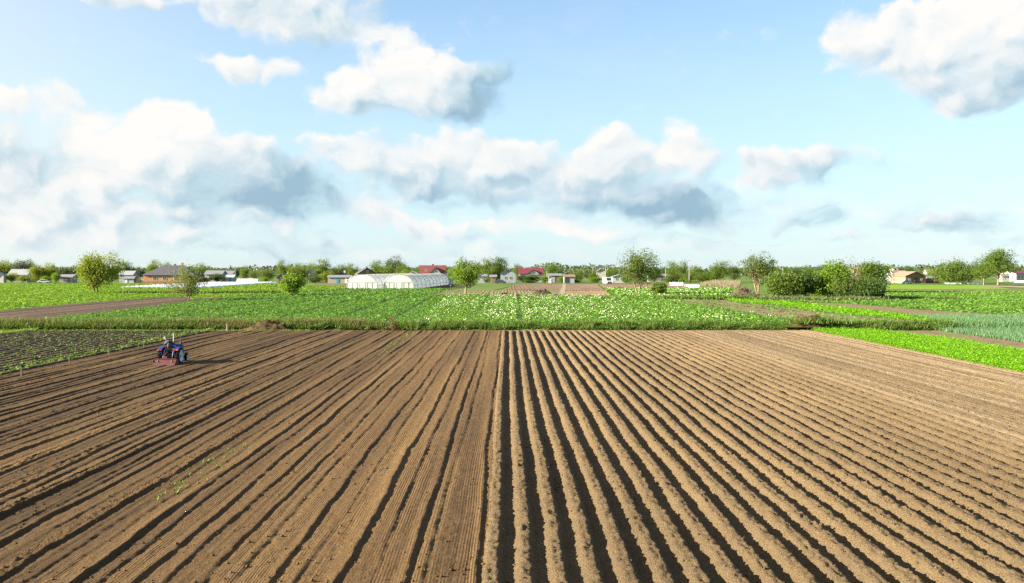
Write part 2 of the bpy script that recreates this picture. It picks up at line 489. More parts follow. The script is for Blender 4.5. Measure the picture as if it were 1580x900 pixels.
def soil(name, dry, damp, tint, stretch=(1, 1, 1), band=(.35, .05), bump=.6, fine=14.0, green=0.0, striate=0, bdist=.02, lighten_x=None, damp_x=None):
    """earth: crumbs, streaks along the rows and damp patches"""
    m, nt, out = new_mat(name)
    b = nt.nodes.new('ShaderNodeBsdfPrincipled'); b.inputs['Roughness'].default_value = .95; b.inputs['Specular IOR Level'].default_value = .12
    big = noise_node(nt, scaled_pos(nt, (band[0], band[1], 1)), 1.0, 4)
    med = noise_node(nt, scaled_pos(nt, (1.2, .8, 1)), 1.6, 5, .65)
    fin = noise_node(nt, scaled_pos(nt, stretch), fine, 4, .7)
    colr = mixc(nt, mapr(nt, big.outputs[0], .36, .64), dry, damp)
    colr = mixc(nt, mapr(nt, med.outputs[0], .42, .72, 0, .55), colr, tint)
    f = nt.nodes.new('ShaderNodeMath'); f.operation = 'MULTIPLY_ADD'; nt.links.new(fin.outputs[0], f.inputs[0]); f.inputs[1].default_value = 1.5; f.inputs[2].default_value = .25
    mul = nt.nodes.new('ShaderNodeVectorMath'); mul.operation = 'SCALE'; nt.links.new(colr, mul.inputs[0]); nt.links.new(f.outputs[0], mul.inputs['Scale'])
    crumb = noise_node(nt, scaled_pos(nt, (1, 1, 1)), fine * 1.25, 3, .8)
    mul2 = nt.nodes.new('ShaderNodeVectorMath'); mul2.operation = 'SCALE'; nt.links.new(mul.outputs[0], mul2.inputs[0]); nt.links.new(mapr(nt, crumb.outputs[0], .36, .62, .68, 1.24), mul2.inputs['Scale'])
    cc = mul2.outputs[0]
    if damp_x:                                           # freshly turned, still moist passes
        g = nt.nodes.new('ShaderNodeNewGeometry'); sx = nt.nodes.new('ShaderNodeSeparateXYZ'); nt.links.new(g.outputs['Position'], sx.inputs[0])
        st = noise_node(nt, scaled_pos(nt, (.75, .008, 1)), 1.0, 3, .6)
        fd = mixm(nt, 'MULTIPLY', mapr(nt, sx.outputs[0], damp_x[0], damp_x[1], 0, .85), mapr(nt, st.outputs[0], .34, .62, .25, 1.0))
        dk = nt.nodes.new('ShaderNodeVectorMath'); dk.operation = 'SCALE'; nt.links.new(cc, dk.inputs[0]); dk.inputs['Scale'].default_value = .48
        cc = mixc(nt, fd, cc, dk.outputs[0])
    if lighten_x:                                            # pale dry soil beyond the ridges, colour lightened to offset the low sun
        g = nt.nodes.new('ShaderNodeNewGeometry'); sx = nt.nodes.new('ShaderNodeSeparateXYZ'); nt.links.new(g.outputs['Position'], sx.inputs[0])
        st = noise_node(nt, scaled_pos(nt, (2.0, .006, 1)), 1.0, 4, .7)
        fd = mixm(nt, 'MULTIPLY', mapr(nt, sx.outputs[0], lighten_x, lighten_x + 3), mapr(nt, st.outputs[0], .40, .60, .0, 1.0))
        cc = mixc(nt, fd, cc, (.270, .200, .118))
    if green:
        gn = noise_node(nt, scaled_pos(nt, (1.2, .25, 1)), .7, 5, .7)
        cc = mixc(nt, mapr(nt, gn.outputs[0], .5, .62, 0, green), cc, (.10, .17, .025))
    nt.links.new(cc, b.inputs['Base Color'])
    if bump:
        gr = noise_node(nt, scaled_pos(nt, (1, 1, 1)), 26, 5, .75)
        h = mixm(nt, 'ADD', fin.outputs[0], gr.outputs[0])
        if striate:                                      # tine marks of the tiller, broken here and there
            g2 = nt.nodes.new('ShaderNodeNewGeometry'); s2 = nt.nodes.new('ShaderNodeSeparateXYZ'); nt.links.new(g2.outputs['Position'], s2.inputs[0])
            wb = noise_node(nt, scaled_pos(nt, (.5, .09, 1)), 1.0, 3, .6)
            ph = mixm(nt, 'MULTIPLY_ADD', s2.outputs[0], mixm2(nt, wb.outputs[0], 28.0), striate)
            sn = nt.nodes.new('ShaderNodeMath'); sn.operation = 'SINE'; nt.links.new(ph, sn.inputs[0])
            br_ = noise_node(nt, scaled_pos(nt, (1.6, .12, 1)), 1.0, 3, .6)
            am = mixm(nt, 'MULTIPLY', sn.outputs[0], mapr(nt, br_.outputs[0], .40, .64, 0, .26))
            h = mixm(nt, 'ADD', am, h)
        bp = nt.nodes.new('ShaderNodeBump'); bp.inputs['Strength'].default_value = bump; bp.inputs['Distance'].default_value = bdist
        nt.links.new(h, bp.inputs['Height']); nt.links.new(bp.outputs[0], b.inputs['Normal'])
    nt.links.new(b.outputs[0], out.inputs[0])
    return m

M = {}
M['tilled'] = soil('tilled_soil', (.140, .084, .033), (.066, .039, .017), (.112, .074, .037), (1, .45, 1), (.75, .02), 1.0, 24, striate=92, bdist=.03, damp_x=(-4.0, -13.0))
M['ridged'] = soil('ridged_soil', (.180, .126, .064), (.122, .085, .044), (.156, .114, .066), (1, .8, 1), (.16, .05), 1.0, 22, bdist=.085, lighten_x=17.0)
M['film'] = soil('dark_bed_soil', (.066, .046, .028), (.040, .029, .020), (.088, .062, .036), (1, .5, 1), (.3, .1), .6, 12)
M['brown_plot'] = soil('brown_plot_soil', (0.1487, 0.1006, 0.0656), (0.1050, 0.0700, 0.0481), (0.1750, 0.1269, 0.0788), (1, .25, 1), (.6, .05), .5, 3, .0)
M['weedy_plot'] = soil('weedy_plot_soil', (0.1680, 0.1134, 0.0714), (0.1260, 0.0882, 0.0546), (0.2016, 0.1428, 0.0840), (1, .25, 1), (.6, .05), .5, 3, .8)
M['dark_plot'] = soil('dark_plot_soil', (0.0638, 0.0435, 0.0315), (0.0450, 0.0323, 0.0255), (0.0825, 0.0562, 0.0375), (1, .25, 1), (.6, .05), .5, 3, .0)
M['tan_plot'] = soil('tan_plot_soil', (0.2100, 0.1400, 0.0770), (0.1680, 0.1120, 0.0630), (0.1400, 0.1050, 0.0700), (1, .2, 1), (.6, .04), .5, 3, .0)
M['path'] = soil('path_dirt', (0.2520, 0.2030, 0.1470), (0.2100, 0.1680, 0.1190), (0.2800, 0.2310, 0.1750), (1, .3, 1), (.5, .05), .4, 4, .0)
M['grass_ground'] = soil('grass_ground', (0.0803, 0.1370, 0.0208), (0.0567, 0.1040, 0.0170), (0.1229, 0.1559, 0.0331), (1, .5, 1), (.06, .02), .5, 2, .0)
M['lime_ground'] = soil('lime_ground', (0.1323, 0.2457, 0.0076), (0.0945, 0.1890, 0.0076), (0.1512, 0.2268, 0.0189), (1, .3, 1), (.2, .03), .5, 4, .0)
M['crop_ground'] = soil('crop_ground', (0.0468, 0.1040, 0.0187), (0.0312, 0.0728, 0.0146), (0.0624, 0.1144, 0.0229), (1, .3, 1), (.5, .04), .5, 3, .0)
M['heap'] = soil('heap_earth', (.085, .062, .026), (.045, .034, .016), (.115, .088, .035), (1, 1, 1), (1.4, 1.4), 1.0, 5, bdist=.08)

M['potato'] = leafy('potato_leaves', (0.0540, 0.1458, 0.0238), (0.0918, 0.2160, 0.0324), (0.1080, 0.2268, 0.0324), .28, .35)
M['flower_crop'] = leafy('flowering_crop_leaves', (0.0728, 0.1716, 0.0208), (0.1144, 0.2392, 0.0312), (0.1352, 0.2496, 0.0312), .28, .35)
M['blossom'] = plain('white_blossom', (.75, .74, .55), .8, var=.1)
M['lime'] = leafy('lime_leaves', (0.0990, 0.2610, 0.0054), (0.1530, 0.3420, 0.0090), (0.1260, 0.2970, 0.0054), .35, .6)
M['onion'] = leafy('onion_leaves', (0.0578, 0.1320, 0.0618), (0.0990, 0.1898, 0.0908), (0.0908, 0.1650, 0.0578), .25, .6)
M['weeds'] = leafy('bank_weeds', (0.0410, 0.0955, 0.0127), (0.0774, 0.1502, 0.0182), (0.1092, 0.1456, 0.0273), .25, .5)
M['dry_weeds'] = leafy('dry_weeds', (0.0960, 0.0900, 0.0270), (0.1440, 0.1140, 0.0480), (0.1200, 0.0660, 0.0360), .25, .5)
M['seedling'] = leafy('seedling_leaves', (0.0720, 0.1380, 0.0240), (0.1200, 0.1920, 0.0420), (0.0960, 0.1620, 0.0300), .3, .6)
M['grass'] = leafy('meadow_grass', (0.0911, 0.2025, 0.0151), (0.1418, 0.2734, 0.0203), (0.1721, 0.2835, 0.0203), .3, .05)
M['t_warm'] = leafy('tree_leaves_warm', (.095, .135, .012), (.15, .185, .018), (.13, .16, .015), 0.50, .4)
M['t_mid'] = leafy('tree_leaves_mid', (.050, .095, .014), (.085, .145, .020), (.10, .15, .022), 0.42, .4)
M['t_dark'] = leafy('tree_leaves_dark', (.028, .065, .014), (.050, .095, .020), (.04, .085, .02), 0.37, .4)
M['t_fresh'] = leafy('tree_leaves_fresh', (.085, .165, .014), (.13, .23, .018), (.11, .20, .014), 0.47, .4)
M['t_olive'] = leafy('tree_leaves_olive', (.056, .090, .020), (.082, .122, .028), (.08, .12, .02), 0.40, .4)
M['t_far'] = leafy('haze_tinted_leaves', (.040, .066, .030), (.056, .084, .036), (.06, .088, .036), .15, .05)  # bluish distance haze is mixed into this leaf colour
M['pale_grass'] = leafy('pale_grass', (.075, .105, .035), (.12, .14, .06), (.10, .13, .05), .25, .4)
M['reed'] = leafy('dry_reed', (0.1800, 0.1440, 0.0960), (0.2520, 0.2040, 0.1440), (0.2160, 0.1800, 0.1200), .25, .3)
M['twig'] = plain('grey_twigs', (.16, .125, .095), .9, scale=2)
M['bark'] = plain('bark', (.13, .085, .05), .9, scale=4, var=.3)
M['bark_pale'] = plain('pale_bark', (.20, .15, .10), .9, scale=4, var=.3)
M['lime_wash'] = plain('limewashed_bark', (.6, .58, .52), .9, scale=4, var=.2)

# ------------------------------------------------------------------ ground
rows_y = [-200, 60, 99.2, 100.0, 101.5, 364, 800, 2500, 9000]
xs = [-9000, -1500, -300, -66, 66, 300, 1500, 9000]
V = [(x, y, (terr(y) if y >= 100 else (-.14 if abs(x) <= 300 else -.14)) - .03) for y in rows_y for x in xs]
nx = len(xs)
Fg = [(j * nx + i, j * nx + i + 1, (j + 1) * nx + i + 1, (j + 1) * nx + i) for j in range(len(rows_y) - 1) for i in range(nx - 1)]
tag(np_mesh('ground', V, Fg, M['grass_ground']), kind='structure')

# ---- height of the worked soil
RIDGE = 0.70
def h_ridged(x, y, det):
    wob = .06 * fbm(x / 2.5, y / 6.0, 2, 3) + .035 * vnoise(x / .35, y / .5, 9) + .018 * vnoise(x / .35, y / .16, 10) * det
    ph = np.mod((x + wob - .02) / RIDGE, 1.0)
    r = np.abs(ph - .5) * 2
    idx = np.floor((x + wob - .02) / RIDGE)
    prof = 1 - sstep(.20, .92, r)
    amp = .188 * (1 - sstep(4, 13, x) * .18) * (1 - sstep(12, 20.0, x) * .55) * (1 - sstep(18.6, 20.2, x) * .85)
    amp = amp * (1 + .28 * vnoise(idx * 7.3, y / 1.6, 21) + .25 * vnoise(idx * 3.1, y / 9, 22) + .10 * vnoise(idx * 5.7, y / .60, 23) * det)
    z = amp * prof
    lift = sstep(17.5, 20.5, x) * .10
    dr = np.mod(x / .36 + .1 * vnoise(x / 3, y / 6, 5), 1.0)
    drill = np.exp(-((dr - .5) / .14) ** 2) * .035 * (1 + vnoise(np.floor(x / .36) * 5.1, y / 3, 8)) * sstep(19.0, 20.5, x) * (.35 + .65 * (vnoise(np.floor(x / 1.44) * 9.7, y * 0 + 2.5, 77) > -.1))
    z = z + lift + drill
    clod = .050 * fbm(x / .16, y / .20, 3, 31, .7) * det + .03 * np.abs(fbm(x / .07, y / .08, 2, 37)) * det
    z = z + clod * (.75 + .5 * prof)
    side = np.clip((ph - .5) * 4, 0, 1) * sstep(.05, .5, prof)
    z = z + side * .055 * np.abs(fbm(x / .09, y / .11, 2, 41)) * det * (1 + 1.2 * vnoise(x / .7, y / 1.8, 42))
    tread = sstep(.1, .35, vnoise(x / 1.4, y / 4.5, 55)) * prof * (np.sin(y * 2 * math.pi / .16 + 3 * x) * .012) * det
    return z + tread

PASS = 1.32
_rg = np.random.RandomState(4)
PJ = _rg.uniform(-.09, .09, 40); PA = _rg.uniform(.75, 1.25, 40); PT = _rg.uniform(.28, .5, 40); PN = _rg.rand(40)
def h_tilled(x, y, det):
    z = .11 + .014 * fbm(x / .10, y / 14.0, 2, 61) * det + .018 * fbm(x / .14, y / .20, 3, 62, .65) * det
    z = z + .012 * fbm(x / .9, y / 5, 2, 63)
    for k in range(0, 23):
        c0 = -.78 - PASS * k + PJ[k]
        irr = 1.0 if k < 7 else 1.5
        for kind in (0, 1, 2):
            if kind == 2 and not (k >= 6 and PN[k] > .35): continue
            cc = c0 + (0, PT[k] * PASS, PASS * .72)[kind]
            cy = cc + .16 * irr * vnoise(y / 7.0 + k * 13.7 + kind * 3.3, y * 0 + k, 71) + .06 * vnoise(y / 1.6 + k * 5.1, y * 0 + kind, 72) + .03 * vnoise(y / .35, y * 0 + k * 2 + kind, 73)
            u = x - cy
            sel = (u > -.6) & (u < .45)
            if not sel.any(): continue
            us = u[sel]; ys = y[sel]
            hgt = ((.036, .019, .018)[kind]) * PA[k] * (1 + .6 * vnoise(ys / 2.4, ys * 0 + k * 3 + kind, 74) + .35 * vnoise(ys / .3, ys * 0 + k * 3 + kind, 75) * det)
            if k >= 6: hgt = hgt * (.7 + .9 * (vnoise(ys / 11.0, ys * 0 + k * 7 + kind, 76) + .5))
            berm = np.where(us < 0, np.exp(-(us / .16) ** 2), np.exp(-(us / .035) ** 2))
            cut = -.5 * np.exp(-((us - .09) / .06) ** 2)
            z[sel] += hgt * (berm + cut)
            if k >= 5 and kind == 0 and PN[k] > .25:          # loose clods thrown up along some passes
                z[sel] += np.exp(-((us + .2) / .22) ** 2) * .05 * np.abs(fbm(x[sel] / .13, ys / .15, 2, 78)) * 2 * det
    return z

def h_film(x, y, det):
    r = np.abs(np.mod((x + .05 * vnoise(x / 3, y / 5, 81)) / .85, 1.0) - .5) * 2
    return .02 + .16 * (1 - sstep(.3, .95, r)) * (1 + .4 * vnoise(x, y, 82)) + .02 * fbm(x / .2, y / .2, 2, 83) * det

def field(name, hf, x0, x1, bands, mat):
    """one sheet, finer near by; the strips share their border rows' positions"""
    Vs, Fs, base = [], [], 0
    for (ya, yb, dx, dy0, dy1, det, wid) in bands:
        ys = [ya]
        while ys[-1] < yb - 1e-6:
            t = (ys[-1] - ya) / (yb - ya)
            ys.append(ys[-1] + dy0 + (dy1 - dy0) * t)
        ys[-1] = yb
        a, b = max(x0, -wid), min(x1, wid)
        nn = max(2, int((b - a) / dx))
        X, Y = np.meshgrid(np.linspace(a, b, nn), np.array(ys))
        x, y = X.ravel(), Y.ravel()
        z = hf(x, y, det)
        end = sstep(97.6, 99.0, y)
        z = z * (1 - end) + end * (.06 + .03 * fbm(x / .5, y / .5, 2, 90))
        m, n = X.shape
        i = np.arange((m - 1) * n).reshape(m - 1, n)[:, :-1].ravel()
        Vs.append(np.stack([x, y, z], 1)); Fs.append(np.stack([i, i + 1, i + n + 1, i + n], 1) + base); base += m * n
    o = np_mesh(name, np.concatenate(Vs), np.concatenate(Fs), mat, smooth=True)
    return tag(o, kind='structure')

BANDS = [(15.0, 34.0, .040, .055, .11, 1.0, 22), (33.95, 60.0, .052, .13, .26, .9, 40), (59.9, 99.95, .075, .30, .60, .7, 40)]
field('tilled_field', h_tilled, -29.6, -.25, BANDS, M['tilled'])
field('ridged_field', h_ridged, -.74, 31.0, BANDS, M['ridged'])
field('seedling_field', h_film, -70, -29.65, [(40, 99.9, .11, .25, .5, .8, 70)], M['film'])

# clods and stones lying on the worked soil
def clods(name, n, hf, x0, x1, mat, label):
    rg = np.random.RandomState(11 if x0 < 0 else 12)
    y = 16 + 50 * rg.rand(n) ** 1.8
    x = np.clip((rg.rand(n) * 2 - 1) * (y * .55 + 1.5), -29, 30.5)
    ok = (x > x0) & (x < x1) & (fbm(x / 1.5, y / 4, 2, 15) + .3 * rg.normal(size=n) > -.05); x, y = x[ok], y[ok]; n = len(x)
    z = hf(x, y, 1.0)
    s = .008 + .045 * rg.rand(n) ** 5
    o = np.array([(1, 0, 0), (0, 1, 0), (-1, 0, 0), (0, -1, 0), (0, 0, .8), (0, 0, -.8)], float)
    tri = np.array([(0, 1, 4), (1, 2, 4), (2, 3, 4), (3, 0, 4), (1, 0, 5), (2, 1, 5), (3, 2, 5), (0, 3, 5)])
    V = o[None] * s[:, None, None] * (1 + .6 * (rg.rand(n, 6, 1) - .5))
    t = rg.rand(n) * 6.28
    c, sn = np.cos(t)[:, None], np.sin(t)[:, None]
    V = np.stack([V[..., 0] * c - V[..., 1] * sn, V[..., 0] * sn + V[..., 1] * c, V[..., 2]], 2)
    V += np.stack([x, y, z + s * .3], 1)[:, None]
    Fx = tri[None] + (np.arange(n) * 6)[:, None, None]
    return tag(np_mesh(name, V.reshape(-1, 3), Fx.reshape(-1, 3), mat), label, 'clods', kind='stuff')
clods('soil_clods', 16000, h_tilled, -29, -.4, M['tilled'], 'small brown clods scattered over the flat tilled soil')
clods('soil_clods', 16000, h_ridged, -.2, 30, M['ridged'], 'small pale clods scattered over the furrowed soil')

# ------------------------------------------------------------------ crops
def in_poly(x, y, poly):
    r = np.zeros(len(x), bool)
    n = len(poly)
    for i in range(n):
        (xa, ya), (xb, yb) = poly[i], poly[(i + 1) % n]
        if ya == yb: continue
        c = ((ya > y) != (yb > y)) & (x < (xb - xa) * (y - ya) / (yb - ya) + xa)
        r ^= c
    return r

def wpoly(pix):
    return [(p.x, p.y) for p in (at(*q) for q in pix)]

def terr_np(y):
    return np.where(y <= 100, 0, np.where(y <= 101.5, .5 * (y - 100) / 1.5, np.where(y <= 364, .5 + .7 * (y - 101.5) / 262.5, 1.2)))

def patch(name, pix, mat, lift=.02, world_poly=None):
    pl = world_poly or wpoly(pix)
    me = bpy.data.meshes.new(name)
    me.from_pydata([(x, y, terr(y) + lift) for x, y in pl], [], [tuple(range(len(pl)))]); me.update()
    if me.polygons[0].normal.z < 0: me.flip_normals()
    me.materials.append(mat)
    o = bpy.data.objects.new(name, me); col.objects.link(o)
    return tag(o, kind='structure')

def furrows(name, poly, mat, gap, hgt, lift=.02, ang=0.0):
    '''low soil ridges running away over a plot'''
    ca, sa = math.cos(ang), math.sin(ang)
    rot = [(x * ca - y * sa, x * sa + y * ca) for x, y in poly]
    lo, hi = min(p[0] for p in rot), max(p[0] for p in rot)
    vs, fs = [], []
    x = lo + gap * .5
    while x < hi:
        ys = []
        for k in range(len(rot)):
            (xa, ya), (xb, yb) = rot[k], rot[(k + 1) % len(rot)]
            if (xa > x) != (xb > x): ys.append(ya + (yb - ya) * (x - xa) / (xb - xa))
        ys.sort()
        for a, b in zip(ys[::2], ys[1::2]):
            w = gap * random.uniform(.30, .46); h = hgt * random.uniform(.6, 1.3); o = random.gauss(0, gap * .08)
            n0 = len(vs)
            for yy in (a, b):
                for dx, dz in ((-w, 0), (-w * .35, h), (w * .35, h), (w, 0)):
                    X, Y = x + o + dx, yy
                    wx, wy = X * ca + Y * sa, -X * sa + Y * ca
                    vs.append((wx, wy, terr(wy) + lift + dz))
            fs += [(n0, n0 + 1, n0 + 5, n0 + 4), (n0 + 1, n0 + 2, n0 + 6, n0 + 5), (n0 + 2, n0 + 3, n0 + 7, n0 + 6)]
        x += gap
    me = bpy.data.meshes.new(name); me.from_pydata(vs, [], fs); me.update(); me.materials.append(mat)
    o = bpy.data.objects.new(name, me); col.objects.link(o)
    return tag(o, kind='structure')

def tris(P, nper, spread, height, size, rg, up=.5, z0=.05):
    """nper small leaf triangles round every plant position P (n,3)"""
    n = len(P) * nper
    C = np.repeat(P, nper, 0)
    sc = np.repeat(.7 + .6 * rg.rand(len(P)), nper)
    ang, rr = rg.rand(n) * 6.283, np.sqrt(rg.rand(n)) * spread * sc
    hz = rg.rand(n)
    C = C + np.stack([np.cos(ang) * rr, np.sin(ang) * rr, (z0 + height * hz * (1 - .5 * (rr / (spread * sc + 1e-6)) ** 2)) * sc], 1)
    N = rg.normal(size=(n, 3)); N[:, 2] = np.abs(N[:, 2]) + up; N /= np.linalg.norm(N, axis=1, keepdims=True)
    A = np.cross(N, rg.normal(size=(n, 3))); A /= np.linalg.norm(A, axis=1, keepdims=True) + 1e-9
    B = np.cross(N, A)
    s = (size * (.6 + .8 * rg.rand(n)))[:, None]
    V = np.stack([C - A * s * .55 - B * s * .3, C + A * s * .55 - B * s * .3, C + B * s * .7], 1)
    return V.reshape(-1, 3)

def blades(P, nper, spread, height, width, rg, lean=.35):
    n = len(P) * nper
    C = np.repeat(P, nper, 0)
    sc = np.repeat(.6 + .8 * rg.rand(len(P)), nper) * (.6 + .6 * rg.rand(n))
    ang, rr = rg.rand(n) * 6.283, np.sqrt(rg.rand(n)) * spread
    C = C + np.stack([np.cos(ang) * rr, np.sin(ang) * rr, np.zeros(n)], 1)
    t = rg.rand(n) * 6.283
    W = np.stack([np.cos(t), np.sin(t), np.zeros(n)], 1) * width * .5
    T = np.stack([rg.normal(size=n) * lean, rg.normal(size=n) * lean, np.ones(n)], 1) * (height * sc)[:, None]
    return np.stack([C - W, C + W, C + T], 1).reshape(-1, 3)

def tri_obj(name, V, mat, label, cat):
    n = len(V) // 3
    o = np_mesh(name, V, np.arange(n * 3).reshape(n, 3), mat)
    return tag(o, label, cat, kind='stuff')

def row_points(poly, dx, dy, jit, rg, skip=0, lift=0.0, thin=None):
    xs_, ys_ = [p[0] for p in poly], [p[1] for p in poly]
    gx = np.arange(min(xs_), max(xs_), dx); gy = np.arange(min(ys_), max(ys_), dy)
    if skip: gx = np.array([v for i, v in enumerate(gx) if i % skip])
    X, Y = np.meshgrid(gx, gy)
    x = X.ravel() + rg.normal(size=X.size) * jit; y = Y.ravel() + (rg.rand(X.size) - .5) * dy
    ok = in_poly(x, y, poly)
    # leave out what lies far outside the view
    ok &= (np.abs(x) < y * .56 + 6)
    if thin is not None: ok &= rg.rand(len(x)) < thin(x, y)
    x, y = x[ok], y[ok]
    return np.stack([x, y, terr_np(y) + lift], 1)

rg = np.random.RandomState(3)

# potato field behind the bank
p_pot = [(-60, 103.0), (-9.2, 103.0)] + wpoly([(690, 456), (664, 455.5), (700, 446.5), (640, 446.6), (536, 446.6), (480, 452), (372, 457.5), (286, 468.5), (200, 478.5), (60, 496)])
patch('potato_field', None, M['crop_ground'], .03, p_pot)
P = row_points(p_pot, .72, .42, .09, rg, 0)
P = P[np.abs(np.mod(P[:, 0] + .02 * (P[:, 1] - 103) + 3.0, 6.6) - 3.3) > .52]
near = P[:, 1] < 165
V = np.concatenate([tris(P[near], 10, .29, .36, .19, rg, 1.4), tris(P[~near][::2], 6, .5, .36, .36, rg, 1.6)])
tri_obj('potato_plants', V, M['potato'], 'dense dark green leafy potato crop in rows before the greenhouses', 'crop')

# flowering crop
p_flo = [(-9.1, 103.0), (33.5, 103.0)] + wpoly([(1180, 490), (1100, 476), (1015, 463), (990, 458), (850, 457.5), (690, 456.2)])
patch('flowering_field', None, M['crop_ground'], .032, p_flo)
P = row_points(p_flo, .75, .42, .12, rg, 0)
# footpath gaps between the beds
for gx in (-4.2, 1.6, 9.5):
    P = P[np.abs(P[:, 0] - gx - (P[:, 1] - 103) * .005) > .34]
near = P[:, 1] < 165
V = np.concatenate([tris(P[near], 9, .37, .42, .20, rg, 1.3), tris(P[~near][::2], 6, .5, .42, .36, rg, 1.6)])
tri_obj('flowering_plants', V, M['flower_crop'], 'light green leafy crop speckled with white blossom beyond the bank', 'crop')
dn = (.34 + .55 * fbm(P[:, 0] / 6 + 3, P[:, 1] / 30, 2, 5)) * (1 - sstep(0, 30, P[:, 0]) * .86)
Q = P[rg.rand(len(P)) < np.clip(dn, .02, .7) * .48]
V = tris(Q + np.array([0, 0, .42]), 3, .34, .14, .095, rg, 1.0)
tri_obj('white_blossoms', V, M['blossom'], 'small white blossoms sprinkled over the light green crop', 'blossom')

# lime green strip beside the furrows
p_lime = [(31.0, 25), (38.8, 25), (38.8, 86), (36.5, 98.2), (31.0, 98.8)]
patch('leaf_crop_bed', None, M['lime_ground'], .06, p_lime)
P = row_points(p_lime, .16, .16, .06, rg)
P = P[P[:, 1] > 40]
tri_obj('leaf_crop', tris(P, 10, .15, .34, .075, rg, .8, .1), M['lime'], 'bright lime green leafy crop in a strip beside the furrows', 'crop')

# brown and blue-green strips at the right
patch('bare_strip', None, M['weedy_plot'], .05, [(38.9, 30), (44.0, 30), (44.0, 99.0), (38.9, 99.0)])
p_on = [(44.1, 60), (75, 60), (75, 113), (47.0, 113), (44.1, 100)]
patch('onion_bed', None, M['crop_ground'], .05, [(44.1, 40), (75, 40), (75, 99.9), (44.1, 99.9)])
P = row_points([(44.1, 60), (75, 60), (75, 100), (44.1, 100)], .38, .22, .05, rg)
Q = row_points([(46.5, 100), (75, 100), (75, 118), (48.5, 118)], .38, .22, .05, rg)
tri_obj('onion_crop', blades(np.concatenate([P, Q]), 5, .10, .42, .06, rg, .3), M['onion'], 'blue green upright onion leaves at the edge of the fields', 'crop')

# seedlings on the dark beds
def film_pts():
    pts = []
    for i in range(46):
        x0 = -30.2 - .85 * i
        n = 210
        y = 42 + (99 - 42) * (np.arange(n) + rg.rand(n) * .7) / n
        keep = rg.rand(n) < (.62 if i < 2 else (.52 if i < 9 else .42))
        x = x0 + .25 + rg.normal(size=n) * .06
        y, x = y[keep], x[keep]
        pts.append(np.stack([x, y, h_film(x, y, .8), np.full(len(x), 1.0 if i < 2 else .62)], 1))
    return np.concatenate(pts)
FP = film_pts()
FP = FP[(np.abs(FP[:, 0]) < FP[:, 1] * .56 + 4)]
big_p = FP[FP[:, 3] > .9][:, :3]; small_p = FP[FP[:, 3] < .9][:, :3]
V = np.concatenate([tris(big_p, 7, .19, .22, .13, rg, .8), tris(small_p, 4, .09, .10, .09, rg, .8)])
tri_obj('seedlings', V, M['seedling'], 'pale green young plants in rows on dark soil along the marker stakes', 'crop')
# grass balk crossing the seedling beds
Pb = []
for t in np.linspace(0, 1, 420):
    Pb.append((-47.5 - 3.5 * math.sin(t * 2) * .3 + rg.normal() * .25 + (1 - t) * -2.0, 60 + t * 40 + rg.rand() * .3, .1))
tri_obj('grass_balk', blades(np.array(Pb), 9, .3, .25, .08, rg, .6), M['grass'], 'narrow yellow green grass strip between the seedling rows', 'grass')

# weeds on the bank along the far edge of the ploughed field
def bank_pts(n, x0, x1, y0, y1):
    x = x0 + (x1 - x0) * rg.rand(n); y = y0 + (y1 - y0) * rg.rand(n)
    d = fbm(x / 3.0, y / 2, 2, 44)
    ok = d > -.55
    return np.stack([x[ok], y[ok], terr_np(y[ok]) - .02], 1), d[ok]
P, d = bank_pts(15000, -60, 47, 100.2, 103.4)
P[:, 2] -= np.where(P[:, 0] > -14, .12, 0.0)
sel = (d + rg.normal(size=len(d)) * .25 + np.where(P[:, 0] < -12, .05, -.7)) > .35
ragged = .55 + np.where(P[:, 0] < -20, .25, 0.0) + .8 * np.clip(.5 + fbm(P[:, 0] / 1.7, P[:, 1] / 3, 3, 46), 0, 1.1)
tall = (~sel) & (ragged > .95); short = (~sel) & (ragged <= .95)
V = np.concatenate([blades(P[tall], 5, .16, .60, .09, rg, .45), blades(P[short], 6, .2, .30, .09, rg, .6), tris(P[tall], 5, .28, .42, .15, rg, .5), tris(P[short], 6, .3, .26, .15, rg, .8)])
tri_obj('bank_weeds', V, M['weeds'], 'dark green tall weeds and grass on the low bank', 'weeds')
tri_obj('dry_bank_weeds', blades(P[sel], 8, .2, .62, .06, rg, .4), M['dry_weeds'], 'yellow brown dry seeding weeds on the low bank', 'weeds')
P, d = bank_pts(1500, -60, 47, 98.9, 100.1)
tri_obj('verge_grass', blades(P[P[:, 0] < -20], 6, .15, .18, .08, rg, .7), M['grass'], 'short yellow green grass along the foot of the bank', 'grass')
# tufts of weed coming up in the tilled soil
P = np.array([(-9.4 + .25 * rg.normal(), y, .12) for y in np.concatenate([np.linspace(70, 96, 60), np.linspace(26, 34, 26)])])
tri_obj('weed_tufts', blades(P, 4, .14, .09, .04, rg, .9), M['grass'], 'sparse green weeds sprouting along a pass of the tilled soil', 'weeds')

# fields farther away
def plot(name, pix, mat, lift, gap=.8, hgt=.055):
    patch(name, pix, mat, lift)
    furrows(name + '_furrows', wpoly(pix), mat, gap, hgt, lift - .01)
plot('fallow_strip', [(-60, 489), (0, 481), (110, 469.5), (250, 459.5), (285, 458.5), (292, 462.5), (371, 457), (340, 463), (285, 468.3), (200, 478.3), (60, 496), (-60, 504)], M['brown_plot'], .05)
p_left = wpoly([(-60, 438), (440, 438), (540, 443.5), (536, 446.4), (480, 451.5), (372, 456.8), (292, 462), (285, 458), (250, 459), (110, 469), (0, 480), (-60, 487)])
patch('green_field', None, M['lime_ground'], .02, p_left)
P = row_points(p_left, 1.1, 1.1, .4, rg)
tri_obj('green_field_crop', tris(P, 8, .8, .25, .34, rg, 1.8), M['grass'], 'bright yellow green low crop on the field before the brick house', 'crop')
patch('dry_strip', [(22, 455.6), (90, 454.2), (126, 455), (126, 456.4), (90, 456.4), (22, 457)], M['tan_plot'], .12)
